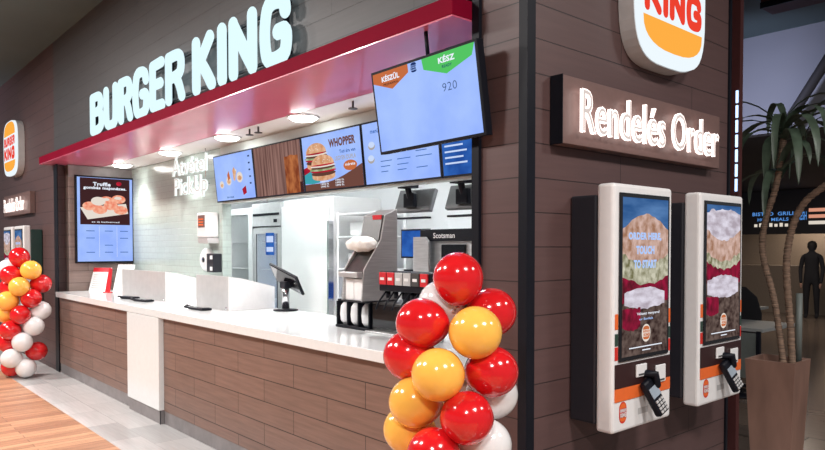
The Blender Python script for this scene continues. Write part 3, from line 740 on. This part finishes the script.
for i, (x, w_) in enumerate(((-.212, .095), (-.112, .095))):
    o = tag(mb().box((0, 0, 0), (w_, .07, .145), M['paper'], .006).build('paper_carton'), ('left' if i == 0 else 'right')+' one of two white cartons under the tower chute', 'carton', 'white cartons under the tower chute')
    o.location = (-1.62+x, .335, T+.2145)
# cup/lid holders under the tower
t = thing('cup_dispenser', 'black rack holding three white cup stacks at the foot of the steel tower', 'dispenser', (-1.91, .56, T))
part('rack', t, lambda b: (b.box((-.19, -.12, 0), (.195, .16, .02), M['black'], .004), b.box((-.19, -.10, .185), (.195, .16, .20), M['black'], .004),
     [b.box((x, -.11, .02), (x+.012, .15, .185), M['black']) for x in (-.19, -.065, .06, .183)]))
for i in range(3):
    part('cup_stack', t, lambda b: b.lathe([(0, 0), (.03, 0), (.05, .03), (.055, .075), (.05, .13), (.03, .158), (0, .158)], M['white'], c=(-.121+.125*i, -.06, .022), seg=24))
t = thing('glass_fronted_box', 'dark glass-fronted box under the steel tower on the worktop', 'appliance', (-1.545, .57, T))
part('casing', t, lambda b: b.box((-.165, -.10, .012), (.14, .20, .204), M['steel_dark'], .006))
part('door', t, lambda b: b.box((-.15, -.108, .03), (.125, -.1005, .185), M['black_gloss'], .002))
part('drip_tray', t, lambda b: b.box((-.17, -.16, 0), (.16, .18, .0115), M['steel'], .003))
# soda tower
t = thing('soda_dispenser', 'black drink tap bar with red and grey flavour labels behind the balloons', 'dispenser', (-1.235, .36, T))
part('housing', t, lambda b: b.box((-.26, .0, .29), (.24, .16, .415), M['black'], .006))
part('column', t, lambda b: b.box((-.06, .03, .0), (-.02, .13, .29), M['black']))
part('second_column', t, lambda b: b.box((.16, .03, .0), (.20, .13, .29), M['black']))
cols = ['red_card', 'red_card', 'frosted', 'frosted', 'ink', 'red_card']
for i, cc in enumerate(cols):
    x = -.25+.078*i
    part('flavour_label', t, lambda b: (b.box((x, -.01, .332), (x+.068, -.001, .41), M[cc], .002), b.box((x+.015, -.013, .36), (x+.053, -.0105, .378), M['white'])))
    part('tap', t, lambda b: (b.cyl((x+.034, .04, .245), (x+.034, .04, .289), .015, M['black']), b.tube([(x+.034, .02, .285), (x+.02, -.03, .22), (x+.01, -.04, .18)], .006, M['black'])))
# scotsman ice machine
t = thing('ice_machine', 'steel ice dispenser with black white-lettered header behind the right balloons', 'ice machine', (-1.80, 1.35, 0))
part('cabinet', t, lambda b: b.box((-.36, .0, .0), (.42, .6, 1.70), M['steel'], .01))
part('header', t, lambda b: b.box((-.37, -.035, 1.645), (.43, -.001, 1.74), M['black'], .008))
part('lettering', t, lambda b: b.text('Scotsman', -.09, 1.69, .042, M['white'], w=.24, bold=.02), y0=-.0355)
part('dispensing_bay', t, lambda b: b.box((-.14, -.018, 1.36), (.12, -.001, 1.62), M['black_gloss'], .005))
part('control_label', t, lambda b: (b.box((.17, -.008, 1.53), (.26, -.001, 1.62), M['white'], .002), b.box((.18, -.0105, 1.575), (.25, -.0085, 1.61), M['grey'])))
part('vertical_trim', t, lambda b: b.box((-.37, -.02, .9), (-.345, -.001, 1.645), M['black']))
tag(part('steel_bowl', None, lambda b: b.lathe([(.0, .15), (.09, .135), (.145, .08), (.17, 0), (.163, 0), (.14, .072), (0, .14)], M['steel'])), 'upturned steel bowl on top of the ice machine', 'bowl').location = (-1.66, 1.60, 1.7005)
# kitchen order monitors seen from behind
def kds(x, label):
    t = thing('kitchen_monitor', label, 'monitor', (x, 1.2, 1.93), 0, 'kitchen monitors under the menu screens')
    m_ = part('monitor', t, lambda b: b.box((-.19, -.02, -.06), (.19, .02, .13), M['monitor_back'], .008)); m_.rotation_euler = (math.radians(-22), 0, math.radians(6))
    part('mount_plate', t, lambda b: b.box((-.06, -.07, -.02), (.06, -.03, .09), M['black'], .006))
    part('arm', t, lambda b: (b.tube([(0, -.05, .06), (0, -.07, .12)], .025, M['black']), b.box((-.07, -.12, .127), (.07, -.02, .17), M['black'], .004), b.cyl((0, -.1, .14), (0, -.179, .16), .02, M['black'])))
    part('keyboard_tray', t, lambda b: b.box((-.17, -.05, -.11), (.17, .02, -.095), M['black'], .004))
kds(-2.10, 'kitchen monitor hanging left of the pair, back towards the counter')
kds(-1.52, 'kitchen monitor hanging right of the pair, beside the black post')
t = thing('desk_monitor', 'bright blue screen standing behind the steel tower', 'monitor', (-2.60, 1.65, 1.50))
part('casing', t, lambda b: b.box((-.20, 0, 0), (.17, .03, .26), M['black'], .004))
part('display', t, lambda b: b.rect(-.185, .015, .155, .245, G['s_navy']), y0=-.001)
part('stand', t, lambda b: (b.box((-.04, .031, -.10), (.04, .06, .12), M['black']), b.box((-.1, -.05, -.12), (.1, .1, -.1), M['black'])))
t = thing('prep_table', 'steel kitchen work table behind the counter carrying the blue screen', 'table', (-2.75, 1.75, 0))
part('table_top', t, lambda b: b.box((-.45, -.3, 1.35), (.45, .3, 1.38), M['steel'], .004))
for x in (-.42, .42):
    for y in (-.26, .26): part('leg', t, lambda b: b.cyl((x, y, 0), (x, y, 1.349), .02, M['steel'], seg=12))
part('side_panel', t, lambda b: b.box((-.40, -.28, .2), (.40, -.262, 1.345), M['steel']))
t = thing('grey_screen_back', 'upright grey metal shield between steel tower and ice machine', 'panel', (-2.18, 1.28, 1.36))
part('shield', t, lambda b: b.prism([(-.03, 0), (.15, 0), (.15, .28), (.11, .32), (-.03, .32)], 'y', 0, .02, M['steel']))
part('pedestal', t, lambda b: b.box((-.02, .0, -1.36), (.14, .05, 0), M['steel_dark']))
# rear fridges
def upright(name, label, cat, x0, x1, h, glassy, y=2.0, grille=False):
    t = thing(name, label, cat, ((x0+x1)/2, y, 0)); d = (x1-x0)/2
    if not glassy:
        part('cabinet', t, lambda b: b.box((-d, .02, 0), (d, .7, h), M['steel'] if name != 'cold_room_panel' else M['ceiling_white'], .01))
        part('door', t, lambda b: b.box((-d+.02, -.02, .1), (d-.06, .019, h-.08), M['grey'] if False else M['ceiling_white'], .006), label='pale blank door')
        part('door_edge', t, lambda b: b.box((d-.055, -.03, .1), (d-.03, .019, h-.28), M['black']))
        part('handle', t, lambda b: b.box((d-.025, -.05, .1), (d, .019, h-.28), M['chrome']))
        return t
    fm = M['white'] if glassy == 1 else M['frosted']
    def cab(b):
        b.box((-d, .03, 0), (-d+.05, .7, h), fm); b.box((d-.05, .03, 0), (d, .7, h), fm)
        b.box((-d+.05, .65, 0), (d-.05, .7, h), fm); b.box((-d+.05, .03, h-.05), (d-.05, .65, h), fm); b.box((-d+.05, .03, 0), (d-.05, .65, .12), fm)
    part('cabinet', t, cab)
    hh = h if glassy == 1 else h-.30
    def dr(b):
        b.box((-d, 0, .1), (-d+.11, .029, hh), fm, .004); b.box((d-.11, 0, .1), (d, .029, hh), fm, .004)
        b.box((-d+.11, 0, hh-.09), (d-.11, .029, hh), fm, .004); b.box((-d+.11, 0, .1), (d-.11, .029, .2), fm, .004)
    dd = part('door', t, dr)
    part('pane', dd, lambda b: b.box((-d+.11, .01, .2), (d-.11, .016, hh-.09), glass('cooler_pane', alpha=.15)))
    part('seal', dd, lambda b: [b.box((s*(d-.10)-.008, -.003, .2), (s*(d-.10)+.008, .009, hh-.09), M['black']) for s in ((-1, 1) if glassy == 2 else (-1,))])
    inner = G['cooler'] if glassy == 2 else M['lilac']
    part('inside', t, lambda b: (b.box((-d+.051, .35, .125), (d-.051, .36, h-.055), inner), [b.box((-d+.051, .1, z), (d-.051, .349, z+.01), M['white']) for z in (.5, .9, 1.3, 1.65)]))
    if glassy == 2:
        part('header', t, lambda b: (b.box((-d, -.01, h-.295), (d, .029, h), M['frosted'], .004)))
        part('vent_slot', t, lambda b: (b.box((-d+.03, -.016, h-.16), (d-.03, -.011, h-.13), M['black']), b.box((d-.16, -.016, h-.25), (d-.08, -.011, h-.21), M['black'])))
        part('hinge_line', t, lambda b: b.box((-d, -.006, h-.305), (d, -.001, h-.296), M['black']))
        part('sticker', t, lambda b: (b.rect(-.02, 1.50, .19, 1.78, G['s_navy']), b.rect(.0, 1.66, .17, 1.74, G['s_pale']), b.rect(.0, 1.54, .17, 1.60, G['s_pale'])), y0=-.002)
    return t
upright('glass_door_cooler', 'white framed glass-door cooler at left of the kitchen back', 'refrigerator', -7.05, -6.24, 2.12, 1)
upright('display_fridge', 'grey upright fridge with glowing blue glass door', 'refrigerator', -6.22, -5.50, 2.16, 2)
upright('cold_room_panel', 'wide blank pale cabinet door right of the blue-lit fridge', 'cabinet', -5.48, -4.40, 2.17, 0)
t = thing('wire_rack', 'white wire storage rack right of the blank cabinet door', 'rack', (-3.95, 2.2, 0))
for x in (-.33, .33):
    for y in (-.2, .2): part('post', t, lambda b: b.cyl((x, y, 0), (x, y, 1.98), .014, M['white'], seg=10))
for z in (.5, .98, 1.35, 1.70, 1.95):
    part('shelf', t, lambda b: b.box((-.34, -.21, z), (.34, .21, z+.02), M['white']))
t = thing('storage_bin', 'blue plastic bin low on the white wire rack', 'bin', (-4.08, 2.15, 1.001))
part('bin', t, lambda b: (b.prism([(-.10, 0), (.10, 0), (.12, .18), (-.12, .18)], 'y', -.1, .1, M['blue'])))
part('rim', t, lambda b: b.box((-.13, -.11, .181), (.13, .11, .19), M['blue']))
for x, z, w_, h_ in ((-4.1, 1.371, .22, .16), (-3.8, 1.371, .2, .2), (-4.05, 1.721, .25, .15), (-3.8, 1.001, .18, .25)):
    o = tag(mb().box((-w_/2, -.12, 0), (w_/2, .12, h_), M['ceiling_white'], .01).build('food_box'), {-4.1: 'white box on the middle shelf at the rack left', -4.05: 'white box on the upper rack shelf'}.get(x, 'white box on the middle rack shelf at right' if z > 1.2 else 'tall white box right of the blue bin'), 'box', 'white boxes on the wire rack')
    o.location = (x, 2.2, z)
t = thing('wall_shelf', 'white overhead kitchen shelf behind the steel tower', 'shelf', (-2.9, 2.99, 1.75))
part('board', t, lambda b: b.box((-.9, -.35, 0), (.9, 0, .03), M['ceiling_white']))
for x in (-.7, .7): part('bracket', t, lambda b: b.prism([(0, 0), (-.3, 0), (0, -.2)], 'x', x, x+.02, M['steel']))
t = thing('kitchen_column', 'pale boxed column standing between the two kitchen monitors', 'column', (-2.45, 2.6, 0))
part('casing', t, lambda b: b.box((-.12, -.12, 0), (.12, .12, 2.655), M['frosted'], .004)); part('corner_guard', t, lambda b: b.box((.1205, -.13, 0), (.13, .0, 1.2), M['steel']))

# on tiled wall
t = thing('towel_dispenser', 'white paper towel dispenser with small orange notice on the tiled wall', 'dispenser', (-5.08, .919, 1.64))
part('mounting_plate', t, lambda b: b.box((-.05, .0001, .1), (.05, .0008, .25), M['black']))
part('casing', t, lambda b: b.box((-.13, -.14, .06), (.13, 0, .33), M['white'], .02)); part('towel_slot', t, lambda b: b.prism([(-.12, .0), (0, .0), (0, .058), (-.135, .058)], 'x', -.12, .12, M['frosted']))
part('notice', t, lambda b: (b.box((-.08, -.146, .17), (.08, -.1405, .30), M['sign_back']), [b.box((-.06, -.149, .19+.03*i), (.06, -.1465, .205+.03*i), M['orange']) for i in range(3)]))
t = thing('towel_roll_holder', 'white round dispenser with dark centre on the tiled wall', 'dispenser', (-5.19, .919, 1.38))
part('mounting_plate', t, lambda b: b.box((-.04, .0001, .02), (.04, .0008, .12), M['black']))
part('casing', t, lambda b: b.lathe([(0, 0), (.125, 0), (.125, .05), (.10, .07), (0, .07)], M['white'], mat=Matrix.Translation((0, 0, .08)) @ Matrix.Rotation(PI/2, 4, 'X')))
part('window', t, lambda b: b.lathe([(0, .0705), (.03, .0705), (.03, .078), (0, .078)], M['black_gloss'], mat=Matrix.Translation((0, 0, .08)) @ Matrix.Rotation(PI/2, 4, 'X')))
t = thing('labelled_box', 'small dark box with white labels on the tiled wall end', 'box', (-4.965, .919, 1.33))
part('mounting_plate', t, lambda b: b.box((-.04, .0001, .03), (.04, .0008, .17), M['black']))
part('casing', t, lambda b: b.box((-.085, -.10, 0), (.075, 0, .20), M['dark'], .006))
part('sticker', t, lambda b: (b.rect(-.0, .14, .06, .18, M['white']), b.rect(-.0, .02, .06, .06, M['white'])), y0=-.1003)

# ---------------------------------------------------------------- ceiling fixtures
for i, x in enumerate((-7.15, -5.6, -4.2, -2.85, -1.5)):
    lb = ['round downlight at the far left end of the ceiling strip', 'round downlight left of the Pick Up words', 'round downlight above the left menu screen', 'bright round downlight above the burger menu screen', 'round downlight behind the hanging queue screen'][i]
    t = thing('downlight', lb, 'ceiling light', (x, .65, 2.6595), 0, 'downlights in the white ceiling strip')
    part('trim_ring', t, lambda b: b.lathe([(.135, 0), (.135, -.008), (.115, -.012), (.115, 0)], M['white']))
    part('diffuser', t, lambda b: b.lathe([(0, -.003), (.112, -.003), (.110, -.016), (.09, -.030), (.05, -.038), (0, -.041)], G['lamp']))
    L = bpy.data.lights.new('downlight_beam', 'SPOT'); L.energy = 66; L.spot_size = math.radians(130); L.spot_blend = .6; L.shadow_soft_size = .1; L.color = (1, .98, .95)
    lo = bpy.data.objects.new('downlight_beam', L); lo.location = (x, .65, 2.61); col.objects.link(lo)
for i, x in enumerate((-3.66, -3.50, -2.10)):
    t = thing('ceiling_sprinkler', ['left one of two grey sprinkler heads under the red canopy edge', 'right one of two grey sprinkler heads under the red canopy edge', 'single sprinkler head left of the hanging queue screen'][i], 'sprinkler', (x, .60, 2.6595), 0, 'sprinkler heads in the ceiling strip')
    t['kind'] = 'thing'
    part('stem', t, lambda b: b.cyl((0, 0, -.05), (0, 0, 0), .008, M['steel_dark'], seg=10))
    part('deflector', t, lambda b: b.cyl((0, 0, -.058), (0, 0, -.051), .035, M['steel_dark'], seg=14))
for i, (x, y) in enumerate(((-6.3, 1.6), (-4.6, 1.6), (-2.9, 1.6), (-1.4, 1.6))):
    t = thing('ceiling_panel_light', 'square lit ceiling panel over the kitchen, hidden from the counter front', 'ceiling light', (x, y, 2.6595), 0, 'panel lights over the kitchen')
    t['kind'] = 'thing'
    part('frame', t, lambda b: b.box((-.31, -.31, -.012), (.31, .31, 0), M['white']))
    part('diffuser', t, lambda b: b.box((-.28, -.28, -.016), (.28, .28, -.0125), G['panel']))

# ---------------------------------------------------------------- plant
t = thing('planter', 'tall tapered brown planter at right holding the yucca-like tree', 'planter', (-.03, 2.89, 0), math.radians(2))
def pl(b):
    w0, w1, h = .13, .167, .79
    def fr(a, bb, z0, z1, th):
        pass
    o0 = [(-w0, -w0), (w0, -w0), (w0, w0), (-w0, w0)]
    tb = bmesh.new()
    def ring(w, z): return [tb.verts.new((sx*w, sy*w, z)) for sx, sy in ((-1, -1), (1, -1), (1, 1), (-1, 1))]
    R_ = [ring(w0, 0), ring(w1, h), ring(w1-.018, h), ring(w1-.03, h-.07)]
    tb.faces.new(R_[0][::-1]); tb.faces.new(R_[-1])
    for a, c in zip(R_, R_[1:]):
        for i in range(4): tb.faces.new((a[i], a[(i+1) % 4], c[(i+1) % 4], c[i]))
    b._merge(tb, M['planter'])
part('pot', t, pl)
part('soil', t, lambda b: b.box((-.13, -.13, .715), (.13, .13, .745), M['soil'], .004))
tree = thing('dragon_tree', 'tall dark strap-leaved tree with two curving ringed trunks', 'plant', (.10, 2.95, .747))
BX = Vector((.10, 2.95, .747))
def trunk(pts, r):
    P_ = chaikin([tuple(Vector(p)-BX) for p in pts], 3)
    # ringed bark: alternate radius
    Q = []; 
    for a, c in zip(P_, P_[1:]):
        n = max(1, int((Vector(c)-Vector(a)).length/.012))
        for i in range(n): Q.append(tuple(Vector(a).lerp(Vector(c), i/n)))
    Q.append(P_[-1]); b = mb()
    b.tube(Q, r, M['trunk'], seg=12, rads=[r*(1.0+.14*(1 if i % 3 == 0 else -.3)) for i in range(len(Q))], up=Vector((0, 1, 0)))
    return b
trunk([(.0, 2.91, .77), (-.04, 2.95, .95), (-.085, 2.95, 1.25), (-.18, 2.95, 1.55), (-.16, 2.95, 1.80), (-.07, 2.95, 2.05), (-.03, 2.95, 2.42)], .022).build('trunk', tree)
trunk([(.05, 2.94, .772), (.02, 2.97, 1.10), (-.015, 2.97, 1.45), (.01, 2.97, 1.70), (.09, 2.97, 1.92), (.25, 2.97, 2.04), (.42, 2.98, 2.14), (.50, 2.99, 2.35)], .024).build('trunk', tree)
def crown(c, n, seed, L0, L1):
    rnd = random.Random(seed); b = mb(); k = b.mi(M['leaf'])
    for i in range(n):
        a = i*2.399+rnd.uniform(-.2, .2); el = rnd.uniform(.1, 1.25); L = rnd.uniform(L0, L1); w = rnd.uniform(.024, .038)
        d = Vector((math.cos(a), math.sin(a), 0)); side = Vector((-d.y, d.x, 0)); p = Vector(c)-BX+Vector((0, 0, rnd.uniform(-.12, .08))); ang = el; st = L/10; droop = rnd.uniform(.25, .42)
        prev = None
        for s in range(11):
            ww = w*math.sin(PI*min(1, .15+s/10*.85))**.6*(1 if s < 10 else .05)
            up = Vector((-math.sin(ang)*d.x, -math.sin(ang)*d.y, math.cos(ang)))
            row = [b.bm.verts.new(p+side*ww+up*.006), b.bm.verts.new(p), b.bm.verts.new(p-side*ww+up*.006)]
            if prev:
                for j in range(2):
                    f = b.bm.faces.new((prev[j], prev[j+1], row[j+1], row[j])); f.material_index = k; f.smooth = True
            prev = row
            p = p+(d*math.cos(ang)+Vector((0, 0, math.sin(ang))))*st; ang = max(-1.5, ang-droop*(.6+s*.09))
    return b
crown((-.03, 2.95, 2.44), 22, 3, .50, .90).build('foliage', tree)
crown((.50, 2.99, 2.42), 20, 9, .50, .85).build('foliage', tree)
crown((-.05, 2.95, 2.22), 6, 21, .45, .7).build('foliage', tree)
o = tag(part('support_post', None, lambda b: b.cyl((0, 0, 0), (0, 0, .52), .022, M['pole'])), 'grey stake standing in the brown planter beside the trunks', 'stake'); o.location = (.075, 2.985, .746)

# ---------------------------------------------------------------- hall at the right
t = thing('lit_post', 'slim dark red post with a bluish light strip at the right wall end', 'post', (-.135, 2.40, 0))
part('post', t, lambda b: b.box((-.03, -.02, 0), (.03, .03, 3.6), M['hall_beam']))
for i in range(7): part('light_strip', t, lambda b: b.box((.006, -.027, 1.98+.10*i), (.024, -.0205, 2.065+.10*i), G['led'], .003))
t = thing('slanting_beam', 'dark beam leaning under the ceiling at the right edge', 'beam', (-.9, 6.2, 0))
part('beam', t, lambda b: b.tube([(-.30, 0, 3.05), (.40, 0, 4.15)], .06, M['hall'], seg=8))
t = thing('ceiling_beam', 'dark red ceiling beam at the upper right corner', 'beam', (-.3, 5.2, H-.15))
part('beam', t, lambda b: b.box((-.75, -.15, 0), (1.6, .15, .149), M['hall_beam'])); part('edge', t, lambda b: b.box((-.75, -.17, -.01), (1.6, -.151, .05), M['black']))
t = thing('food_stall', 'distant lit food stall with orange and blue menu boards', 'stall', (-4.4, 15.5, 0))
part('counter', t, lambda b: b.box((-2.6, -.1, 0), (2.8, .3, 1.15), M['beige_counter']))
part('fascia', t, lambda b: b.box((-2.6, 0, 1.92), (2.8, .3, 2.99), M['hall']))
part('back_wall', t, lambda b: b.box((-2.6, 2.0, 0), (2.8, 2.1, 2.99), M['beige_counter']))
for r in range(3):
    for k in range(2): part('menu_board', t, lambda b: b.box((.30+.62*k, -.012, 2.14+.15*r), (.85+.62*k, -.002, 2.22+.15*r), G['far_or'] if (r+k) % 3 else G['far_wh']))
for k in range(7): part('picture_tile', t, lambda b: b.box((-.95+.12*k, -.012, 2.10), (-.88+.12*k, -.002, 2.17+.02*(k % 2)), G['far_wh']))
for tt, u, v, hh_, ww in (('BISTRO', -.75, 2.42, .09, .5), ('GRILL', -.2, 2.42, .09, .4), ('HOT', -.75, 2.28, .08, .25), ('MEALS', -.35, 2.28, .08, .4), ('FRESH', .14, 2.35, .2, .22)):
    part('lettering', t, lambda b: b.text(tt, u, v, hh_, G['far_bl'], w=ww, bold=.02), y0=-.002)
t = thing('light_line', 'thin white light line high at the right edge', 'light', (-.5, 9.5, 2.9))
part('tube', t, lambda b: b.tube([(-.55, 0, .02), (.3, 0, .06), (1.4, 0, .02)], .022, G['arc'], seg=8)); part('hanger', t, lambda b: [b.cyl((x, 0, .06), (x, 0, .1), .006, M['black'], seg=6) for x in (-.3, .9)])
def chair(label, x, y, rz, grp='dark lounge chairs in the hall'):
    t = thing('lounge_chair', label, 'chair', (x, y, 0), rz, grp)
    part('seat', t, lambda b: b.box((-.26, -.26, .40), (.26, .26, .48), M['cloth'], .03))
    part('backrest', t, lambda b: b.prism([(u*.56, .50+v*1.0) for u, v in [(-.5, 0), (.5, 0), (.52, .3), (.42, .5), (.2, .62), (-.2, .62), (-.42, .5), (-.52, .3)]], 'y', .22, .28, M['cloth'], .01))
    for sx in (-1, 1):
        for sy in (-1, 1): part('leg', t, lambda b: b.cyl((sx*.22, sy*.22, 0), (sx*.22, sy*.22, .40), .016, M['black'], seg=8))
chair('dark round-backed chair left of the trunks in the hall', -1.80, 6.3, math.radians(200)); chair('dark round-backed chair seen behind the second kiosk edge', -2.6, 8.0, math.radians(170))
def table(label, x, y, h):
    t = thing('hall_table', label, 'table', (x, y, 0), 0, 'tables in the hall')
    part('table_top', t, lambda b: b.box((-.42, -.42, h), (.42, .42, h+.035), M['grey'], .004)); part('column', t, lambda b: b.cyl((0, 0, .02), (0, 0, h), .035, M['black'], seg=12)); part('foot', t, lambda b: b.cyl((0, 0, 0), (0, 0, .02), .26, M['black']))
table('grey square table behind the planter in the dark hall', -1.30, 5.2, .74); table('far grey square table left of the trunks in the dark hall', -2.35, 7.2, .74)
t = thing('table_lamp', 'pale conical shade lamp on the far hall table beside the kiosk', 'lamp', (-2.45, 7.15, .776))
part('lamp_shade', t, lambda b: b.lathe([(.08, .62), (.17, .26), (.165, .26), (.075, .62)], M['white'])); part('base', t, lambda b: b.lathe([(0, 0), (.09, 0), (.09, .02), (.015, .04), (.015, .45), (0, .45)], M['black']))
t = thing('low_rail', 'black waist-high steel frame between kiosk wall and planter', 'rail', (-.85, 3.5, 0))
part('rail', t, lambda b: (b.box((-.3, 0, .42), (.45, .03, .45), M['black']), b.box((-.3, 0, 0), (-.27, .03, .9), M['black']), b.box((.42, 0, 0), (.45, .03, .9), M['black'])))
part('panel', t, lambda b: b.box((-.265, .01, .5), (.415, .02, .88), M['pole']))

# ---------------------------------------------------------------- the standing person
def skin_obj(name, pts, edges, rad, m, parent, lvl=2):
    me = bpy.data.meshes.new(name); me.from_pydata(pts, edges, []); o = bpy.data.objects.new(name, me); col.objects.link(o); o.parent = parent
    sk = o.modifiers.new('skin', 'SKIN'); sk.use_smooth_shade = True
    for v, r in zip(me.skin_vertices[0].data, rad): v.radius = r if isinstance(r, tuple) else (r, r)
    me.skin_vertices[0].data[0].use_root = True
    ss = o.modifiers.new('sub', 'SUBSURF'); ss.levels = ss.render_levels = lvl
    me.materials.append(m); return o
pt = thing('person', 'distant person in dark clothes standing with back turned in the hall', 'person', (-3.62, 14.3, 0), math.radians(10))
P = [(0, 0, .90), (0, 0, 1.10), (0, 0, 1.30), (0, 0, 1.42), (0, 0, 1.50), (0, -.01, 1.57), (0, -.01, 1.66),
     (-.17, 0, 1.38), (-.22, .0, 1.12), (-.20, -.08, .88), (-.19, -.11, .80),
     (.17, 0, 1.38), (.22, .0, 1.12), (.20, -.08, .88), (.19, -.11, .80),
     (-.09, 0, .84), (-.10, -.01, .48), (-.10, .01, .09), (-.10, -.12, .04), (.09, 0, .84), (.10, -.01, .48), (.11, .01, .09), (.11, -.12, .04)]
E_ = [(0, 1), (1, 2), (2, 3), (3, 4), (4, 5), (5, 6), (3, 7), (7, 8), (8, 9), (9, 10), (3, 11), (11, 12), (12, 13), (13, 14), (0, 15), (15, 16), (16, 17), (17, 18), (0, 19), (19, 20), (20, 21), (21, 22)]
rd = [(.15, .11), (.14, .10), (.17, .11), (.13, .09), .055, .085, .075, .06, .045, .036, .035, .06, .045, .036, .035, .09, .065, .045, .035, .09, .065, .045, .035]
skin_obj('body', P, E_, rd, M['cloth'], pt)
part('hair', pt, lambda b: b.lathe([(0, .11), (.06, .095), (.095, .04), (.098, -.03), (.07, -.09), (0, -.09)], M['hair'], c=(0, .015, 1.63), seg=18))
skin_obj('hand', [(-.19, -.11, .80), (-.19, -.13, .74), (-.18, -.14, .68), (-.165, -.135, .74)], [(0, 1), (1, 2), (1, 3)], [.03, .032, .014, .012], M['skin'], pt, 1)
skin_obj('hand', [(.19, -.11, .80), (.19, -.13, .74), (.18, -.14, .68), (.165, -.135, .74)], [(0, 1), (1, 2), (1, 3)], [.03, .032, .014, .012], M['skin'], pt, 1)

# ---------------------------------------------------------------- lights of the mall and added spots
def area(loc, rot, size, e, c=(1, 1, 1), sy=None):
    L = bpy.data.lights.new('mall_ceiling_light', 'AREA'); L.energy = e; L.size = size; L.color = c
    if sy: L.shape = 'RECTANGLE'; L.size_y = sy
    o = bpy.data.objects.new('mall_ceiling_light', L); o.location = loc; o.rotation_euler = rot; col.objects.link(o); return o
for x, y, e in ((-8.5, -3.2, 240), (-5.2, -3.2, 225), (-2.0, -3.4, 185), (2.8, -3.6, 185), (3.4, -.5, 190), (3.4, 2.6, 100)):
    area((x, y, H-.06), (0, 0, 0), .7, e, (1, .95, .92))
def spot(loc, tgt, e, ang, c):
    L = bpy.data.lights.new('added_spot', 'SPOT'); L.energy = e; L.spot_size = math.radians(ang); L.spot_blend = 1; L.color = c; L.shadow_soft_size = .15
    o = bpy.data.objects.new('added_spot', L); o.location = loc; col.objects.link(o)
    o.rotation_euler = (Vector(tgt)-Vector(loc)).to_track_quat('-Z', 'Y').to_euler()
spot((-1.6, 4.3, 2.9), (-1.75, 6.5, 3.35), 170, 80, (.70, .74, 1.))          # unseen spot in mid-air, added to brighten the lilac bulkhead
spot((-11.5, -3.2, 2.6), (-12.0, -2.2, 4.2), 350, 120, (.82, .78, 1.))       # unseen lilac spot, added to lighten the far corner of the mall ceiling
area((-3.5, 12.0, 2.95), (0, 0, 0), 1.5, 45, (1, .85, .7))
area((-4.4, 16.6, 2.6), (0, 0, 0), 1.0, 40, (1, .85, .7))
area((1.5, 9.0, 2.95), (0, 0, 0), 1.2, 20, (1, .8, .65))

w = bpy.data.worlds.new('world'); C.world = w; w.use_nodes = True
w.node_tree.nodes['Background'].inputs[0].default_value = (.55, .60, .66, 1); w.node_tree.nodes['Background'].inputs[1].default_value = .28

# ---------------------------------------------------------------- camera
cd = bpy.data.cameras.new('camera'); cam = bpy.data.objects.new('camera', cd); col.objects.link(cam)
cam.location = (1.944, -2.377, 1.6)
cam.rotation_euler = (math.radians(90-1.42), 0, math.radians(48.7))
cd.sensor_width = 36; cd.lens = 685/825*36; cd.shift_y = 39/825; cd.clip_start = .05
C.camera = cam
C.view_settings.view_transform = 'Standard'; C.view_settings.look = 'None'
C.view_settings.exposure = 0; C.view_settings.gamma = 1; C.view_settings.use_curve_mapping = False
